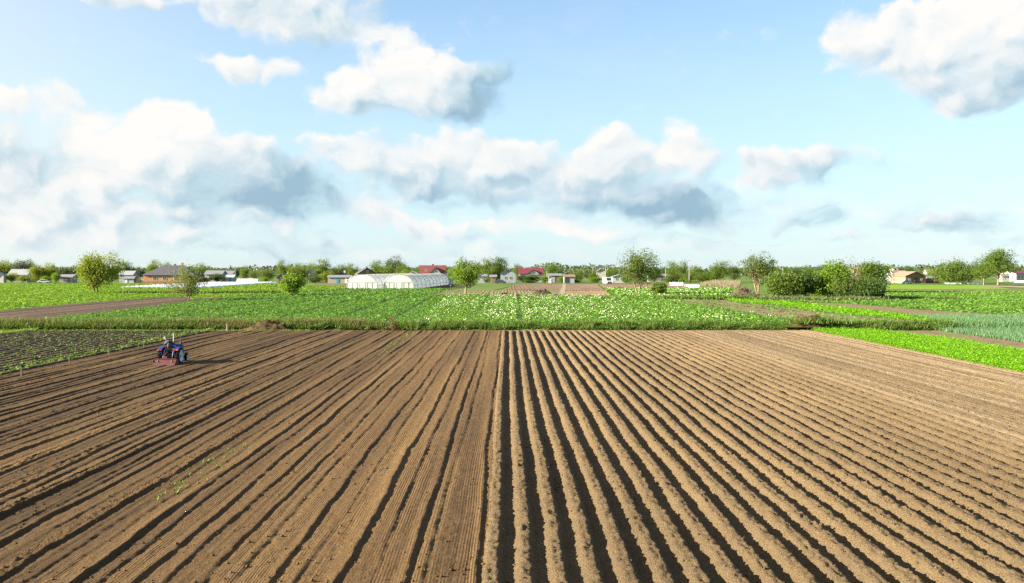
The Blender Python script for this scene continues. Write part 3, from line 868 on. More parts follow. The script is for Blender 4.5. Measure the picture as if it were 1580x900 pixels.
patch('bare_wedge', [(372, 444.6), (438, 440.8), (440, 444.2), (400, 445)], M['dark_plot'], .07)
patch('bare_strip', [(466, 439), (540, 438.4), (536, 442.8), (466, 444.4)], M['brown_plot'], .06)
patch('yellow_strip', [(470, 444.8), (536, 442.9), (536, 446), (480, 449)], M['lime_ground'], .08)
plot('dark_wedge', [(655, 444.8), (700, 440.4), (735, 439.2), (722, 444.8), (690, 446.4)], M['dark_plot'], .06)
patch('allotment_green', [(690, 446), (735, 439), (800, 439), (760, 449), (664, 455), (672, 450)], M['grass_ground'], .04)
plot('weedy_brown_bed', [(664, 455.2), (675, 449.5), (790, 448.2), (838, 449.5), (832, 456.6), (690, 455.9)], M['weedy_plot'], .07)
plot('brown_bed', [(795, 439.4), (868, 439.2), (866, 448), (778, 448)], M['brown_plot'], .06)
patch('yellow_bed', [(824, 449), (850, 448.4), (846, 456.8), (834, 456.8)], M['lime_ground'], .09)
patch('green_bed', [(850, 448.4), (865, 448.2), (861, 457), (846, 456.9)], M['weedy_plot'], .085)
patch('dirt_path', [(868.4, 438.4), (874, 438.4), (871, 457.2), (861.4, 457.2)], M['path'], .10)
plot('brown_bed', [(874.4, 439.2), (922, 439.2), (934, 448.6), (873, 448.6)], M['brown_plot'], .06)
plot('tan_bed', [(873, 449), (934, 449), (946, 458), (871.6, 457.4)], M['tan_plot'], .065)
plot('brown_bed', [(926, 439.2), (1060, 439.4), (1065, 446), (934, 446)], M['brown_plot'], .055)
p_f2 = wpoly([(934, 446.3), (1125, 446.3), (1130, 458), (1010, 460), (950, 458)])
patch('flowering_plot', None, M['crop_ground'], .05, p_f2)
P = row_points(p_f2, 1.0, .9, .3, rg)
tri_obj('flowering_plot_crop', tris(P, 5, .6, .45, .5, rg), M['flower_crop'], 'green flowering crop on the plot behind the slender double trunk tree', 'crop')
tri_obj('pale_blossoms', tris(P[::7] + np.array([0, 0, .45]), 3, .5, .1, .16, rg, 1), M['blossom'], 'white blossoms on the plot behind the slender double trunk tree', 'blossom')
# weedy rows, lime strip and brown strip to the right of the flowering field
p_w = wpoly([(1012, 461), (1120, 464), (1200, 472.5), (1310, 486.5), (1400, 494.5), (1440, 499.5)]) + [(48, 103), (33.6, 103)] + wpoly([(1180, 489.6), (1100, 475.6)])
patch('weedy_rows_field', None, M['weedy_plot'], .04, p_w)
P = row_points(p_w, 2.6, .5, .30, rg, 0, 0, lambda x, y: np.clip(.62 + .6 * fbm(x / 3, y / 9, 2, 19), .1, .9))
tri_obj('weedy_rows', tris(P, 6, .34, .30, .22, rg, 1.0), M['potato'], 'patchy green rows on bare brown soil by the flowering field', 'crop')
p_l2 = wpoly([(1120, 461), (1200, 465.5), (1310, 476.5), (1450, 492), (1560, 499), (1500, 501), (1400, 494.3), (1310, 486.2), (1200, 472.2), (1120, 463.8)])
patch('lime_strip', None, M['lime_ground'], .06, p_l2)
P = row_points(p_l2, .5, .5, .2, rg)
tri_obj('lime_strip_crop', tris(P, 7, .34, .24, .20, rg, 1.2), M['lime'], 'thin strip of bright lime green crop before the dark shrubs', 'crop')
patch('bare_strip', [(1240, 467.5), (1310, 469.2), (1410, 478), (1580, 489), (1660, 495), (1660, 505), (1580, 498.6), (1450, 491.6), (1310, 476.2)], M['weedy_plot'], .05)
p_r = wpoly([(1150, 462), (1230, 461), (1360, 458), (1660, 456), (1660, 494.5), (1580, 488.7), (1410, 477.8), (1310, 469), (1240, 467.3)])
patch('right_green_field', None, M['grass_ground'], .03, p_r)
P = row_points(p_r, .8, .7, .2, rg)
tri_obj('right_field_crop', tris(P, 7, .55, .26, .28, rg, 1.6), M['flower_crop'], 'mid green low crop on the field between shrub thicket and bare strip', 'crop')
patch('light_green_strip', [(1358, 439.2), (1530, 441.5), (1560, 446.5), (1358, 446.5)], M['lime_ground'], .06)
patch('bare_strip', [(1358, 446.7), (1660, 446), (1660, 450.2), (1358, 449.4)], M['brown_plot'], .065)
patch('pale_track', [(1478, 440.2), (1580, 442.2), (1660, 443), (1660, 445.4), (1580, 444.6), (1500, 441.6)], M['path'], .08)
patch('mown_strip', [(1358, 449.6), (1660, 450.4), (1660, 455.8), (1360, 457.8)], M['lime_ground'], .045)
P = row_points(wpoly([(1358, 449.6), (1660, 450.4), (1660, 455.8), (1360, 457.8)]), 1.0, 1.0, .4, rg)
tri_obj('mown_strip_grass', tris(P, 6, .7, .25, .36, rg, 1.6), M['flower_crop'], 'pale green grass strip in front of the tan roofed farm', 'grass')
# ditch line of rough grass
def rough(pix_line, n, wid, hgt, mat, name, label):
    pts = []
    ln = [at(*q) for q in pix_line]
    for i in range(n):
        k = rg.randint(len(ln) - 1); t = rg.rand()
        p = ln[k].lerp(ln[k + 1], t)
        pts.append((p.x + rg.normal() * wid, p.y + rg.normal() * wid, p.z))
    tri_obj(name, np.concatenate([blades(np.array(pts), 6, .4, hgt, .22, rg, .5), tris(np.array(pts), 3, .5, hgt * .7, .4, rg, .1)]), mat, label, 'grass')
rough([(180, 453.5), (300, 454), (430, 453)], 900, .8, .7, M['weeds'], 'rough_grass', 'dark rough grass edging the field behind the thin leaning tree')
rough([(460, 452.5), (500, 450.5), (535, 447)], 260, .5, .6, M['weeds'], 'rough_grass', 'dark rough grass edging the yellow strip beside the greenhouses')
rough([(1010, 461), (1090, 462.5), (1180, 461.5)], 500, .7, .6, M['weeds'], 'rough_grass', 'dark rough grass along the ditch below the brush pile')
rough([(1180, 463), (1270, 465), (1360, 463.5)], 700, 1.2, .7, M['pale_grass'], 'rough_grass', 'pale rough grass at the foot of the shrub thicket')
rough([(1360, 462), (1480, 463.5)], 300, .6, .6, M['weeds'], 'rough_grass', 'dark rough grass balk leading off from the shrub thicket')

# ------------------------------------------------------------------ heaps
def heap(name, loc, rx, ry, hz, seed, mat, label, cat):
    n = 48
    t = np.linspace(-1.15, 1.15, n)
    X, Y = np.meshgrid(t, t)
    r = np.sqrt(X ** 2 + Y ** 2) + .18 * fbm(X * 1.6 + seed, Y * 1.6, 2, seed)
    z = (1 - sstep(.1, 1.05, r)) * (1 + .5 * fbm(X * 2.2, Y * 2.2 + seed, 2, seed + 1)) + .75 * np.abs(fbm(X * 4.5, Y * 4.5, 3, seed + 2, .65)) * (1 - sstep(.55, 1.05, r))
    V = np.stack([X.ravel() * rx, Y.ravel() * ry, z.ravel() * hz - .06], 1)
    i = np.arange((n - 1) * n).reshape(n - 1, n)[:, :-1].ravel()
    o = np_mesh(name, V, np.stack([i, i + 1, i + n + 1, i + n], 1), mat)
    o.location = loc
    return tag(o, label, cat)
h = at(408, 508); heap('compost_heap', (h.x, 100.2, .1), 2.9, 1.4, .78, 3, M['heap'], 'brown heap of compost at the far edge of the tilled soil', 'heap')
h = at_y(1250, 101.3); heap('earth_heap', (h.x, 101.3, .4), 2.6, 1.2, .95, 9, M['heap'], 'weedy earth heap at the corner of the lime green strip', 'heap')
Pw = np.stack([h.x + rg.normal(size=160) * 1.4 + .8, 100.9 + rg.normal(size=160) * .5, np.full(160, .7)], 1)
tri_obj('heap_weeds', blades(Pw, 6, .2, .6, .1, rg), M['weeds'], 'green weeds growing over the earth heap', 'weeds')
h = at(836, 456); heap('soil_heap', (h.x, h.y, h.z), 3.2, 1.5, 1.0, 5, M['dark_plot'], 'low dark soil heap on the allotment beds', 'heap')
h = at(782, 456); heap('soil_heap', (h.x, h.y, h.z), 2.6, 1.0, .5, 6, M['heap'], 'flat light brown soil heap on the allotment beds', 'heap')

# brush pile of cut twigs and the reeds behind it
b0 = at(1148, 457)
bp = MB()
for i in range(420):
    a = random.uniform(0, 6.28); r = min(2.1, abs(random.gauss(0, 1.2)))
    c = Vector((math.cos(a) * r * 1.3, math.sin(a) * r * .8, 0)); c.z = max(.1, 1.9 * math.exp(-(r / 1.6) ** 2) * random.random())
    d = Vector((random.gauss(0, 1), random.gauss(0, 1), random.gauss(.25, .4))).normalized() * random.uniform(.5, 1.1)
    if c.z - abs(d.z) < 0: c.z = abs(d.z) * .9
    bp.tube([c - d, c + d * .2, c + d], [.04, .03, .015], 4, False)
o = bp.build('brush_pile', M['reed']); o.location = b0
tag(o, 'pile of dry tan cut branches by the field ditch', 'brush pile')
Pr = row_points(wpoly([(1078, 441), (1100, 436.5), (1140, 437), (1138, 444)]), .8, .8, .4, rg)
tri_obj('dry_reeds', blades(Pr, 7, .6, 1.1, .10, rg, .35), M['reed'], 'dry pale reeds standing behind the brush pile', 'reeds')

# ------------------------------------------------------------------ trees
def quads(C, size, rg, flat=0.0):
    n = len(C)
    N = rg.normal(size=(n, 3)); N[:, 2] += flat; N /= np.linalg.norm(N, axis=1, keepdims=True)
    A = np.cross(N, rg.normal(size=(n, 3))); A /= np.linalg.norm(A, axis=1, keepdims=True) + 1e-9
    B = np.cross(N, A)
    s = (size * (.55 + .9 * rg.rand(n)))[:, None]
    V = np.stack([C - A * s * .62, C - B * s * .36, C + A * s * .62, C + B * s * .36], 1)
    return V.reshape(-1, 3)

def tree_parts(seed, H, W, trunk, ncl, nleaf, leaf, stems=1, lean=0.0, sparse=0.0, shape='round', spread=.085, low=0.0):
    """returns trunk/limb builder and leaf quads of one tree standing at the origin"""
    r_ = np.random.RandomState(seed); rr = random.Random(seed)
    mb = MB()
    rz = (H - trunk) / 2; cz = trunk + rz
    lobes = [(r_.normal(size=3), rr.uniform(.10, .34)) for _ in range(9)]
    lobes = [(v / np.linalg.norm(v), a) for v, a in lobes]
    cl = []
    tries = 0
    while len(cl) < ncl and tries < ncl * 12:
        tries += 1
        v = r_.normal(size=3); v /= np.linalg.norm(v)
        rad = rr.random() ** (.42 if not sparse else .6)
        ext = .64 + sum(a * max(0, float(v @ l)) ** 3 for l, a in lobes) * 1.5
        p = v * rad * min(ext, 1.16)
        zz = p[2]
        wmul = 1.0
        if shape == 'cone': wmul = .35 + .65 * (1 - (zz + 1) / 2)
        if shape == 'vase': wmul = .55 + .45 * min(1, (zz + 1) / 1.1)
        if shape == 'dome': wmul = 1.0 - .25 * max(0, zz)
        q = np.array([p[0] * W / 2 * wmul, p[1] * W / 2 * wmul, cz + p[2] * rz])
        if q[2] < low + .2: continue
        if vnoise(np.array([q[0] * .9 + seed * 3.3]), np.array([q[2] * .9 + q[1] * .7]), seed)[0] < -.30 + sparse * .35: continue
        if sparse and rr.random() < sparse * max(0, zz) * .8: continue
        cl.append(q)
    cl = np.array(cl)
    n = len(cl)
    sp = spread * (W + H) / 2
    nleaf = int(nleaf * 1.4)
    k = np.repeat(cl, nleaf, 0) + r_.normal(size=(n * nleaf, 3)) * sp * np.repeat(.6 + .7 * r_.rand(n), nleaf)[:, None] * np.array([1, 1, .8])
    k = k[k[:, 2] > low]
    V = quads(k, leaf * .85, r_)
    # stems and limbs
    base_r = .022 * H + .02
    tops = []
    for s in range(stems):
        off = Vector((rr.uniform(-1, 1), rr.uniform(-.6, .6), 0)) * (.0 if stems == 1 else .10 * W)
        b = Vector((off.x * .25, off.y * .25, -.12))
        m = Vector((off.x * .8 + lean * trunk * .5, off.y * .8, trunk * .7))
        t = Vector((off.x * 1.7 + lean * trunk + rr.gauss(0, .1), off.y * 1.6, trunk + rz * .55))
        u = t + Vector((off.x * .6 + rr.gauss(0, .25), rr.gauss(0, .25), rz * .8))
        br = base_r / math.sqrt(stems) * 1.15
        mb.tube([b, b.lerp(m, .35), m, t, u], [br * 1.35, br, br * .8, br * .5, br * .16], 7)
        tops.append((m, t, u))
    for i in range(min(n, 46 if sparse else 34)):
        q = Vector(cl[rr.randrange(n)])
        m, t, u = rr.choice(tops)
        f = rr.random()
        a = m.lerp(t, f) if rr.random() < .6 else t.lerp(u, f * .7)
        if q.z < a.z - .3 * rz: a = m.copy()
        mid = a.lerp(q, .55) + Vector((0, 0, -.05 * (q - a).length + .12 * rz * rr.random()))
        r0 = base_r * .38 * rr.uniform(.6, 1.1)
        mb.tube([a, mid, q], [r0, r0 * .6, r0 * .18], 5, False)
    return mb, V

def tree(name, loc, label, mat, bark='bark', group=None, cat='tree', **kw):
    root = empty(name, loc)
    mb, V = tree_parts(**kw)
    mb.build('trunk', M[bark], root, smooth=True)
    np_mesh('crown', V, np.arange(len(V)).reshape(-1, 4), M[mat], root)
    return tag(root, label, cat, group)

def tree_at(px, base_py, top_py, wpx, label, mat, seed, trunk_frac=.25, name='tree', y=None, **kw):
    p = at(px, base_py) if y is None else at_y(px, y)
    hgt = top_h(top_py, p.y) / 1.03
    w = wpx * p.y / F_PX / 1.06
    return tree(name, p, label, mat, seed=seed, H=hgt, W=w, trunk=hgt * trunk_frac, **kw)

tree_at(148, 452.5, 384, 82, 'broad yellow green tree with forked trunk standing alone in the bright green field', 't_warm', 101, .16, ncl=340, nleaf=24, leaf=.32, stems=2, sparse=.35, shape='vase', spread=.065, bark='bark')
tree_at(291, 464.5, 408, 66, 'thin wispy olive tree with pale slender trunk beside the fallow strip', 't_olive', 102, .06, ncl=190, nleaf=18, leaf=.22, sparse=.6, spread=.085, bark='bark_pale', lean=.1)
tree_at(452, 457.5, 424, 42, 'small round fresh green bushy tree at the edge of the potato field', 't_fresh', 103, .12, ncl=150, nleaf=20, leaf=.34, sparse=.15, bark='lime_wash')
tree_at(718, 455.8, 396, 50, 'fresh green tree with single limewashed trunk by the allotment beds', 't_fresh', 104, .30, ncl=210, nleaf=18, leaf=.30, sparse=.45, shape='dome', spread=.07, bark='bark_pale', lean=.12)
tree_at(986, 455.5, 379, 78, 'slender double trunk tree with airy thinning crown among the flowering plots', 't_olive', 105, .22, ncl=380, nleaf=16, leaf=.27, stems=2, sparse=.7, shape='vase', spread=.058, bark='bark_pale')
tree_at(1016, 456.5, 434, 24, 'small dark green bush beside the slender double trunk tree', 't_mid', 106, .04, ncl=100, nleaf=18, leaf=.30, name='bush', cat='bush')
tree_at(1170, 456.5, 386, 60, 'airy olive tree with forked orange lit trunk behind the brush pile', 't_olive', 107, .25, ncl=260, nleaf=16, leaf=.28, stems=2, sparse=.6, shape='vase', spread=.06, bark='bark_pale')
tree_at(1208, 461.0, 417, 64, 'dark green dense shrub at the brush pile end of the thicket', 't_mid', 108, .02, ncl=330, nleaf=20, leaf=.34, name='shrub', cat='shrub')
tree_at(1243, 461.5, 421, 40, 'dark green shrub with pale stem in the middle of the thicket', 't_dark', 109, .10, ncl=200, nleaf=18, leaf=.34, name='shrub', cat='shrub', bark='bark_pale')
tree_at(1262, 459.0, 420, 40, 'yellowish green shrub beside the brightest tree of the thicket', 't_fresh', 118, .05, ncl=200, nleaf=18, leaf=.34, name='shrub', cat='shrub')
tree_at(1286, 461.5, 403, 52, 'tall bright fresh green tree in the thicket', 't_fresh', 110, .04, ncl=340, nleaf=18, leaf=.34, sparse=.1)
tree_at(1312, 462.5, 425, 52, 'olive grey shrub in front of the bright green tree', 't_olive', 111, .03, ncl=260, nleaf=18, leaf=.30, name='shrub', cat='shrub')
tree_at(1338, 463.0, 430, 52, 'darkest low spreading shrub at the farm end of the thicket', 't_dark', 112, .03, ncl=260, nleaf=18, leaf=.32, name='shrub', cat='shrub')
tree_at(1316, 458.0, 388, 44, 'nearly bare wispy tree rising out of the thicket', 't_olive', 113, .3, ncl=70, nleaf=5, leaf=.20, sparse=.9, shape='vase', bark='bark_pale')
tree_at(1345, 452.0, 399, 58, 'tall dark green tree with knobbly crown behind the thicket', 't_mid', 114, .1, ncl=300, nleaf=18, leaf=.36)
tree_at(1470, 438.2, 404, 70, 'wide rounded pale green tree clump beside the tan roofed farm', 't_mid', 115, .03, ncl=420, nleaf=18, leaf=.42, shape='dome')
tree_at(1540, 440.5, 378, 50, 'tallest stately tree with layered crown at the pale track', 't_mid', 116, .2, ncl=330, nleaf=18, leaf=.38, sparse=.3, stems=1, bark='bark_pale')
tree_at(1518, 440.0, 398, 40, 'shorter tree leaning against the tallest tree at the pale track', 't_mid', 117, .2, ncl=240, nleaf=18, leaf=.36, sparse=.25, bark='bark_pale')
tree_at(607, 507, 489, 26, 'reddish brown seeding dock bush on the bank', 'dry_weeds', 119, .03, ncl=50, nleaf=16, leaf=.09, name='bush', cat='bush')

# village trees: a few shapes, copied
def copy_tree(root, loc, s, rz, label, group):
    r = root.copy(); col.objects.link(r)
    r.location = loc; r.scale = s; r.rotation_euler = (0, 0, rz)
    r['label'] = label; r['group'] = group
    for ch in root.children:
        c = ch.copy(); col.objects.link(c); c.parent = r
    return r

KINDS = {
 'dark': ('t_dark', 'dense dark green tree in the village tree line', 'dark trees of the village'),
 'mid': ('t_mid', 'rounded mid green tree in the village tree line', 'mid green trees of the village'),
 'warm': ('t_warm', 'yellow green sunlit tree in the village tree line', 'yellow green trees of the village'),
 'fresh': ('t_fresh', 'fresh green bush in a village garden', 'fresh green garden bushes'),
 'olive': ('t_olive', 'thin greyish twiggy tree in the village tree line', 'thin greyish trees of the village'),
 'far': ('t_far', 'hazy green tree rising behind the village roofs', 'hazy trees behind the village'),
}
protos = {}
VT = [(4, 401, 34, 400, 'warm'), (-22, 404, 30, 400, 'warm'), (30, 402, 34, 560, 'far'), (46, 402, 26, 600, 'far'), (57, 408, 30, 385, 'warm'), (77, 408, 26, 390, 'warm'), (18, 421, 26, 380, 'warm'), (36, 425, 18, 372, 'warm'),
 (98, 412, 22, 500, 'far'), (70, 426, 16, 370, 'fresh'), (86, 421, 16, 376, 'fresh'), (112, 411, 26, 520, 'far'), (130, 409, 30, 430, 'mid'), (195, 404, 26, 400, 'dark'), (178, 410, 22, 420, 'dark'), (215, 413, 22, 560, 'far'), (238, 403, 24, 450, 'mid'), (256, 406, 22, 440, 'mid'),
 (306, 408, 26, 440, 'mid'), (318, 411, 18, 450, 'mid'), (328, 413, 18, 520, 'olive'), (335, 422, 22, 374, 'dark'), (318, 428, 18, 378, 'fresh'), (348, 415, 20, 620, 'far'), (364, 414, 18, 560, 'far'), (378, 411, 16, 440, 'mid'), (392, 416, 22, 420, 'olive'), (408, 415, 28, 410, 'olive'), (409, 428, 12, 372, 'fresh'), (417, 420, 16, 420, 'olive'),
 (436, 403, 22, 400, 'mid'), (447, 410, 18, 430, 'olive'), (461, 408, 40, 385, 'mid'), (480, 411, 26, 410, 'mid'), (495, 402, 36, 440, 'mid'), (484, 425, 28, 372, 'dark'), (505, 418, 28, 378, 'warm'), (492, 415, 18, 390, 'fresh'), (515, 412, 16, 470, 'far'), (530, 409, 24, 440, 'mid'), (543, 408, 20, 420, 'mid'), (560, 416, 24, 560, 'far'),
 (584, 404, 34, 420, 'mid'), (608, 397, 36, 560, 'far'), (597, 412, 26, 400, 'mid'), (622, 408, 26, 410, 'mid'), (628, 416, 20, 395, 'fresh'), (648, 411, 18, 470, 'mid'), (636, 415, 14, 430, 'olive'), (706, 410, 30, 420, 'olive'),
 (748, 401, 28, 395, 'mid'), (768, 397, 32, 395, 'dark'), (757, 412, 30, 390, 'mid'), (799, 408, 16, 480, 'mid'), (824, 412, 18, 560, 'far'), (852, 406, 24, 430, 'mid'), (862, 416, 28, 425, 'dark'), (806, 424, 18, 372, 'fresh'), (822, 424, 26, 374, 'mid'), (840, 426, 18, 372, 'fresh'), (815, 433, 24, 368, 'dark'), (750, 430, 8, 372, 'dark'),
 (890, 417, 26, 378, 'mid'), (885, 433, 24, 369, 'dark'), (868, 427, 16, 374, 'fresh'), (916, 418, 18, 390, 'mid'), (919, 427, 24, 370, 'fresh'), (906, 420, 16, 520, 'far'), (945, 414, 20, 420, 'mid'), (958, 422, 20, 400, 'mid'), (966, 425, 16, 372, 'mid'),
 (1008, 412, 30, 395, 'dark'), (1025, 411, 22, 410, 'dark'), (1038, 404, 22, 400, 'mid'), (1052, 405, 24, 395, 'mid'), (1035, 424, 20, 374, 'mid'), (1052, 430, 10, 366, 'fresh'), (1075, 411, 26, 410, 'mid'), (1064, 420, 22, 380, 'mid'), (1082, 421, 26, 375, 'mid'), (1092, 424, 20, 374, 'fresh'), (1112, 404, 36, 395, 'mid'), (1104, 413, 20, 400, 'mid'), (1133, 408, 22, 400, 'olive'), (1132, 419, 16, 390, 'olive'),
 (1195, 412, 20, 430, 'mid'), (1212, 412, 22, 440, 'dark'), (1232, 412, 18, 440, 'dark'), (1248, 411, 22, 430, 'mid'), (1265, 411, 20, 470, 'far'), (1222, 415, 26, 480, 'far'), (1374, 410, 22, 440, 'mid'), (1388, 411, 18, 500, 'far'), (1403, 411, 22, 440, 'dark'), (1420, 419, 18, 410, 'mid'), (1436, 420, 18, 420, 'mid'), (1384, 428, 12, 374, 'fresh'), (1433, 424, 16, 376, 'mid'),
 (1492, 410, 26, 385, 'dark'), (1510, 418, 24, 470, 'mid'), (1568, 413, 22, 480, 'mid'), (1590, 415, 30, 470, 'mid'), (1556, 416, 18, 440, 'dark')]
rt = random.Random(9)
for i, (px, tpy, wpx, y, kind) in enumerate(VT):
    mat, lab, grp = KINDS[kind]
    key = (kind, i % 2)
    p = at_y(px, y)
    hgt = max(1.2, top_h(tpy, y)); w = wpx * y / F_PX
    if key not in protos:
        sp = .7 if kind == 'olive' else 0.1
        r = tree('village_tree', (0, 0, 0), lab, mat, seed=300 + len(protos), H=10.0, W=10.0, trunk=.7 if kind != 'olive' else 2.0, ncl=150 if kind == 'olive' else 190, nleaf=32, leaf=.36 if kind != 'olive' else .30, sparse=sp, stems=2, shape=rt.choice(('round', 'dome')), group=grp, bark='twig' if kind == 'olive' else 'bark')
        protos[key] = r
        r.location = p; r.scale = (w / 10, w / 10, hgt / 10); r.rotation_euler = (0, 0, rt.uniform(0, 6.28))
        r['label'] = lab; r['group'] = grp
    else:
        copy_tree(protos[key], p, (w / 10, w / 10, hgt / 10), rt.uniform(0, 6.28), lab, grp)

# far-off belt of woodland along the horizon
r_ = np.random.RandomState(77)
n = 12000
ang = r_.uniform(-.62, .62, n); dist = r_.uniform(700, 1500, n)
hmax = 5.0 + 6.0 * fbm(ang * 22, dist / 300, 3, 61)
C = np.stack([np.sin(ang) * dist, np.cos(ang) * dist, 1.2 + np.clip(hmax, 1.5, 14) * r_.rand(n) ** .6], 1)
C = np.repeat(C, 5, 0) + r_.normal(size=(n * 5, 3)) * np.array([5.0, 5.0, .8]); C[:, 2] = np.maximum(C[:, 2], 1.6)
V = quads(C, 1.9, r_)
tag(np_mesh('woodland_belt', V, np.arange(len(V)).reshape(-1, 4), M['t_far']), 'hazy far off belt of trees along the horizon', 'woodland', kind='stuff')

# ------------------------------------------------------------------ village
M['brick'] = plain('orange_brick', (0.345, 0.165, 0.090), .85, var=.12, scale=6)
M['brick_dark'] = plain('brick_plinth', (0.210, 0.091, 0.056), .85, var=.15, scale=6)
M['slate'] = plain('dark_slate_roof', (.060, .058, .066), .7, var=.2, scale=2)
M['grey_roof'] = plain('grey_sheet_roof', (0.225, 0.240, 0.262), .6, var=.15, scale=2)
M['mid_roof'] = plain('dull_grey_roof', (.15, .16, .18), .7, var=.2, scale=2)
M['red_roof'] = plain('red_tile_roof', (.125, .038, .032), .6, var=.15, scale=2)
M['crimson_roof'] = plain('crimson_sheet_roof', (.135, .026, .036), .5, var=.12, scale=2)
M['tan_roof'] = plain('tan_tile_roof', (.185, .140, .092), .8, var=.15, scale=2)
M['plaster'] = plain('white_plaster', (.38, .37, .35), .85, var=.08)
M['grey_wall'] = plain('grey_plaster', (0.280, 0.273, 0.259), .85, var=.12)
M['blue_wall'] = plain('pale_blue_plaster', (.27, .30, .32), .85, var=.1)
M['pink_wall'] = plain('pinkish_fence', (0.322, 0.238, 0.210), .85, var=.15)
M['wood'] = plain('weathered_wood', (.17, .12, .085), .9, var=.3, scale=4)
M['concrete'] = plain('concrete', (0.260, 0.247, 0.227), .9, var=.12)
M['teal'] = plain('teal_paint', (.03, .22, .23), .6)
M['white_paint'] = plain('white_paint', (.52, .52, .50), .5, var=.06)
M['dark_glass'] = plain('window_glass', (.035, .055, .06), .12, var=.3, spec=.6)
M['dark_metal'] = plain('dark_metal', (.04, .04, .042), .5, var=.2)
M['film_white'] = plain('white_plastic_film', (.80, .82, .84), .4, var=.04, scale=1.0, trans=.6)
M['fleece'] = plain('white_fleece', (.80, .82, .85), .7, var=.06, scale=.6, trans=.12)
M['film_end'] = plain('milky_end_film', (.76, .78, .75), .35, var=.08, scale=1.0, trans=.6)
M['hoop'] = plain('galvanised_hoop', (.32, .30, .27), .5, metal=.3)

def window(root, x, y, z, w, h, frame='white_paint'):
    """window set into the front (-Y) wall"""
    f = MB()
    t = .09
    f.box((x, y, z + h / 2 - t / 2), (w, .10, t)).box((x, y, z - h / 2 + t / 2), (w, .10, t))
    f.box((x - w / 2 + t / 2, y, z), (t, .10, h - 2 * t)).box((x + w / 2 - t / 2, y, z), (t, .10, h - 2 * t)).box((x, y, z), (.06, .08, h - 2 * t))
    fo = f.build('window', M[frame], root)
    MB().box((x, y + .02, z), (w - .05, .03, h - .05)).build('pane', M['dark_glass'], fo)
    return fo

def house(name, px0, px1, base, label, roof='gable_x', wall_h=3.0, top=None, depth=None, wall='plaster', roof_m='grey_roof', wins=(), chim=(), doors=(), y=None, rz=0.0, cat='house', over=.35, plinth=None, gable=None):
    pc = at((px0 + px1) / 2, base) if y is None else at_y((px0 + px1) / 2, y)
    d = pc.y
    w = (px1 - px0) * d / F_PX
    H = top_h(top, d) if top else wall_h * 1.9
    H = max(H, wall_h + .8)
    hr = H - wall_h
    dp = depth or w * .8
    root = empty(name, pc + Vector((0, dp / 2, 0)), rz)
    x0, x1, y0, y1 = -w / 2 + over, w / 2 - over, -dp / 2 + over, dp / 2 - over
    mw = MB()
    if roof == 'hip':
        mw.box((0, 0, wall_h / 2 - .1), (x1 - x0, y1 - y0, wall_h + .2))
    elif roof == 'gable_x':
        k = hr * (1 - 2 * over / dp)
        mw.prism([(y0, -.2), (y1, -.2), (y1, wall_h), (0, wall_h + k), (y0, wall_h)], 0, x0, x1)
    else:
        k = hr * (1 - 2 * over / w)
        mw.prism([(x0, -.2), (x1, -.2), (x1, wall_h), (0, wall_h + k), (x0, wall_h)], 1, y0, y1)
    mw.build('wall', M[wall], root)
    t = .14
    mr = MB()
    W2, D2 = w / 2, dp / 2
    if roof == 'hip':
        rl = max(.5, W2 - D2 * .95)
        e = wall_h - .05
        vs = [(-W2, -D2, e), (W2, -D2, e), (W2, D2, e), (-W2, D2, e), (-rl, 0, wall_h + hr), (rl, 0, wall_h + hr)]
        mr.faces(vs, [(0, 1, 5, 4), (1, 2, 5), (2, 3, 4, 5), (3, 0, 4), (3, 2, 1, 0)])
    else:
        run = D2 if roof == 'gable_x' else W2
        e = wall_h - hr * over / (run - over) * .0 - .02
        for s in (-1, 1):
            poly = [(s * run, e), (0, wall_h + hr), (0, wall_h + hr + t), (s * run, e + t)]
            if roof == 'gable_x': mr.prism(poly, 0, -W2, W2)
            else: mr.prism(poly, 1, -D2, D2)
    ro = mr.build('roof', M[roof_m], root)
    for cx, ch, cm in chim:
        MB().box((cx * W2, D2 * .15, wall_h + hr * .75 + ch / 2), (.65, .65, ch + hr * .5)).box((cx * W2, D2 * .15, wall_h + hr + ch + .02), (.8, .8, .12)).build('chimney', M[cm], ro)
    for (fx, wz, ww, wh) in wins:
        window(root, fx * (x1 - x0) / 2, y0 - .02, wz, ww, wh)
    for (fx, ww, wh, dm) in doors:
        do = MB().box((fx * (x1 - x0) / 2, y0 - .03, wh / 2), (ww, .10, wh)).build('door', M[dm], root)
        MB().box((fx * (x1 - x0) / 2 + ww * .35, y0 - .1, wh / 2), (.08, .06, .2)).build('handle', M['dark_metal'], do)
    if plinth:
        MB().box((0, 0, .2), (x1 - x0 + .12, y1 - y0 + .12, .8)).build('plinth', M[plinth], root)
    if gable:                       # a cross gable with its own window towards the camera
        gx, gw, gm = gable
        cx = gx * W2; gh = hr * .82
        g = MB(); g.prism([(cx - gw / 2, wall_h - .3), (cx + gw / 2, wall_h - .3), (cx + gw / 2, wall_h + gh * .1), (cx, wall_h + gh * .92), (cx - gw / 2, wall_h + gh * .1)], 1, y0 - .35, 0)
        go = g.build('gable', M[gm], root)
        rr_ = MB()
        for s in (-1, 1):
            rr_.prism([(cx + s * (gw / 2 + .3), wall_h + gh * .02), (cx, wall_h + gh * .94), (cx, wall_h + gh * .94 + t), (cx + s * (gw / 2 + .3), wall_h + gh * .02 + t)], 1, y0 - .6, .2)
        rr_.build('gable_roof', M[roof_m], go)
        f = MB().box((cx, y0 - .38, wall_h + gh * .38), (gw * .22, .1, gh * .34)).build('window', M['white_paint'], root)
        MB().box((cx, y0 - .42, wall_h + gh * .38), (gw * .17, .06, gh * .28)).build('pane', M['dark_glass'], f)
    return tag(root, label, cat)

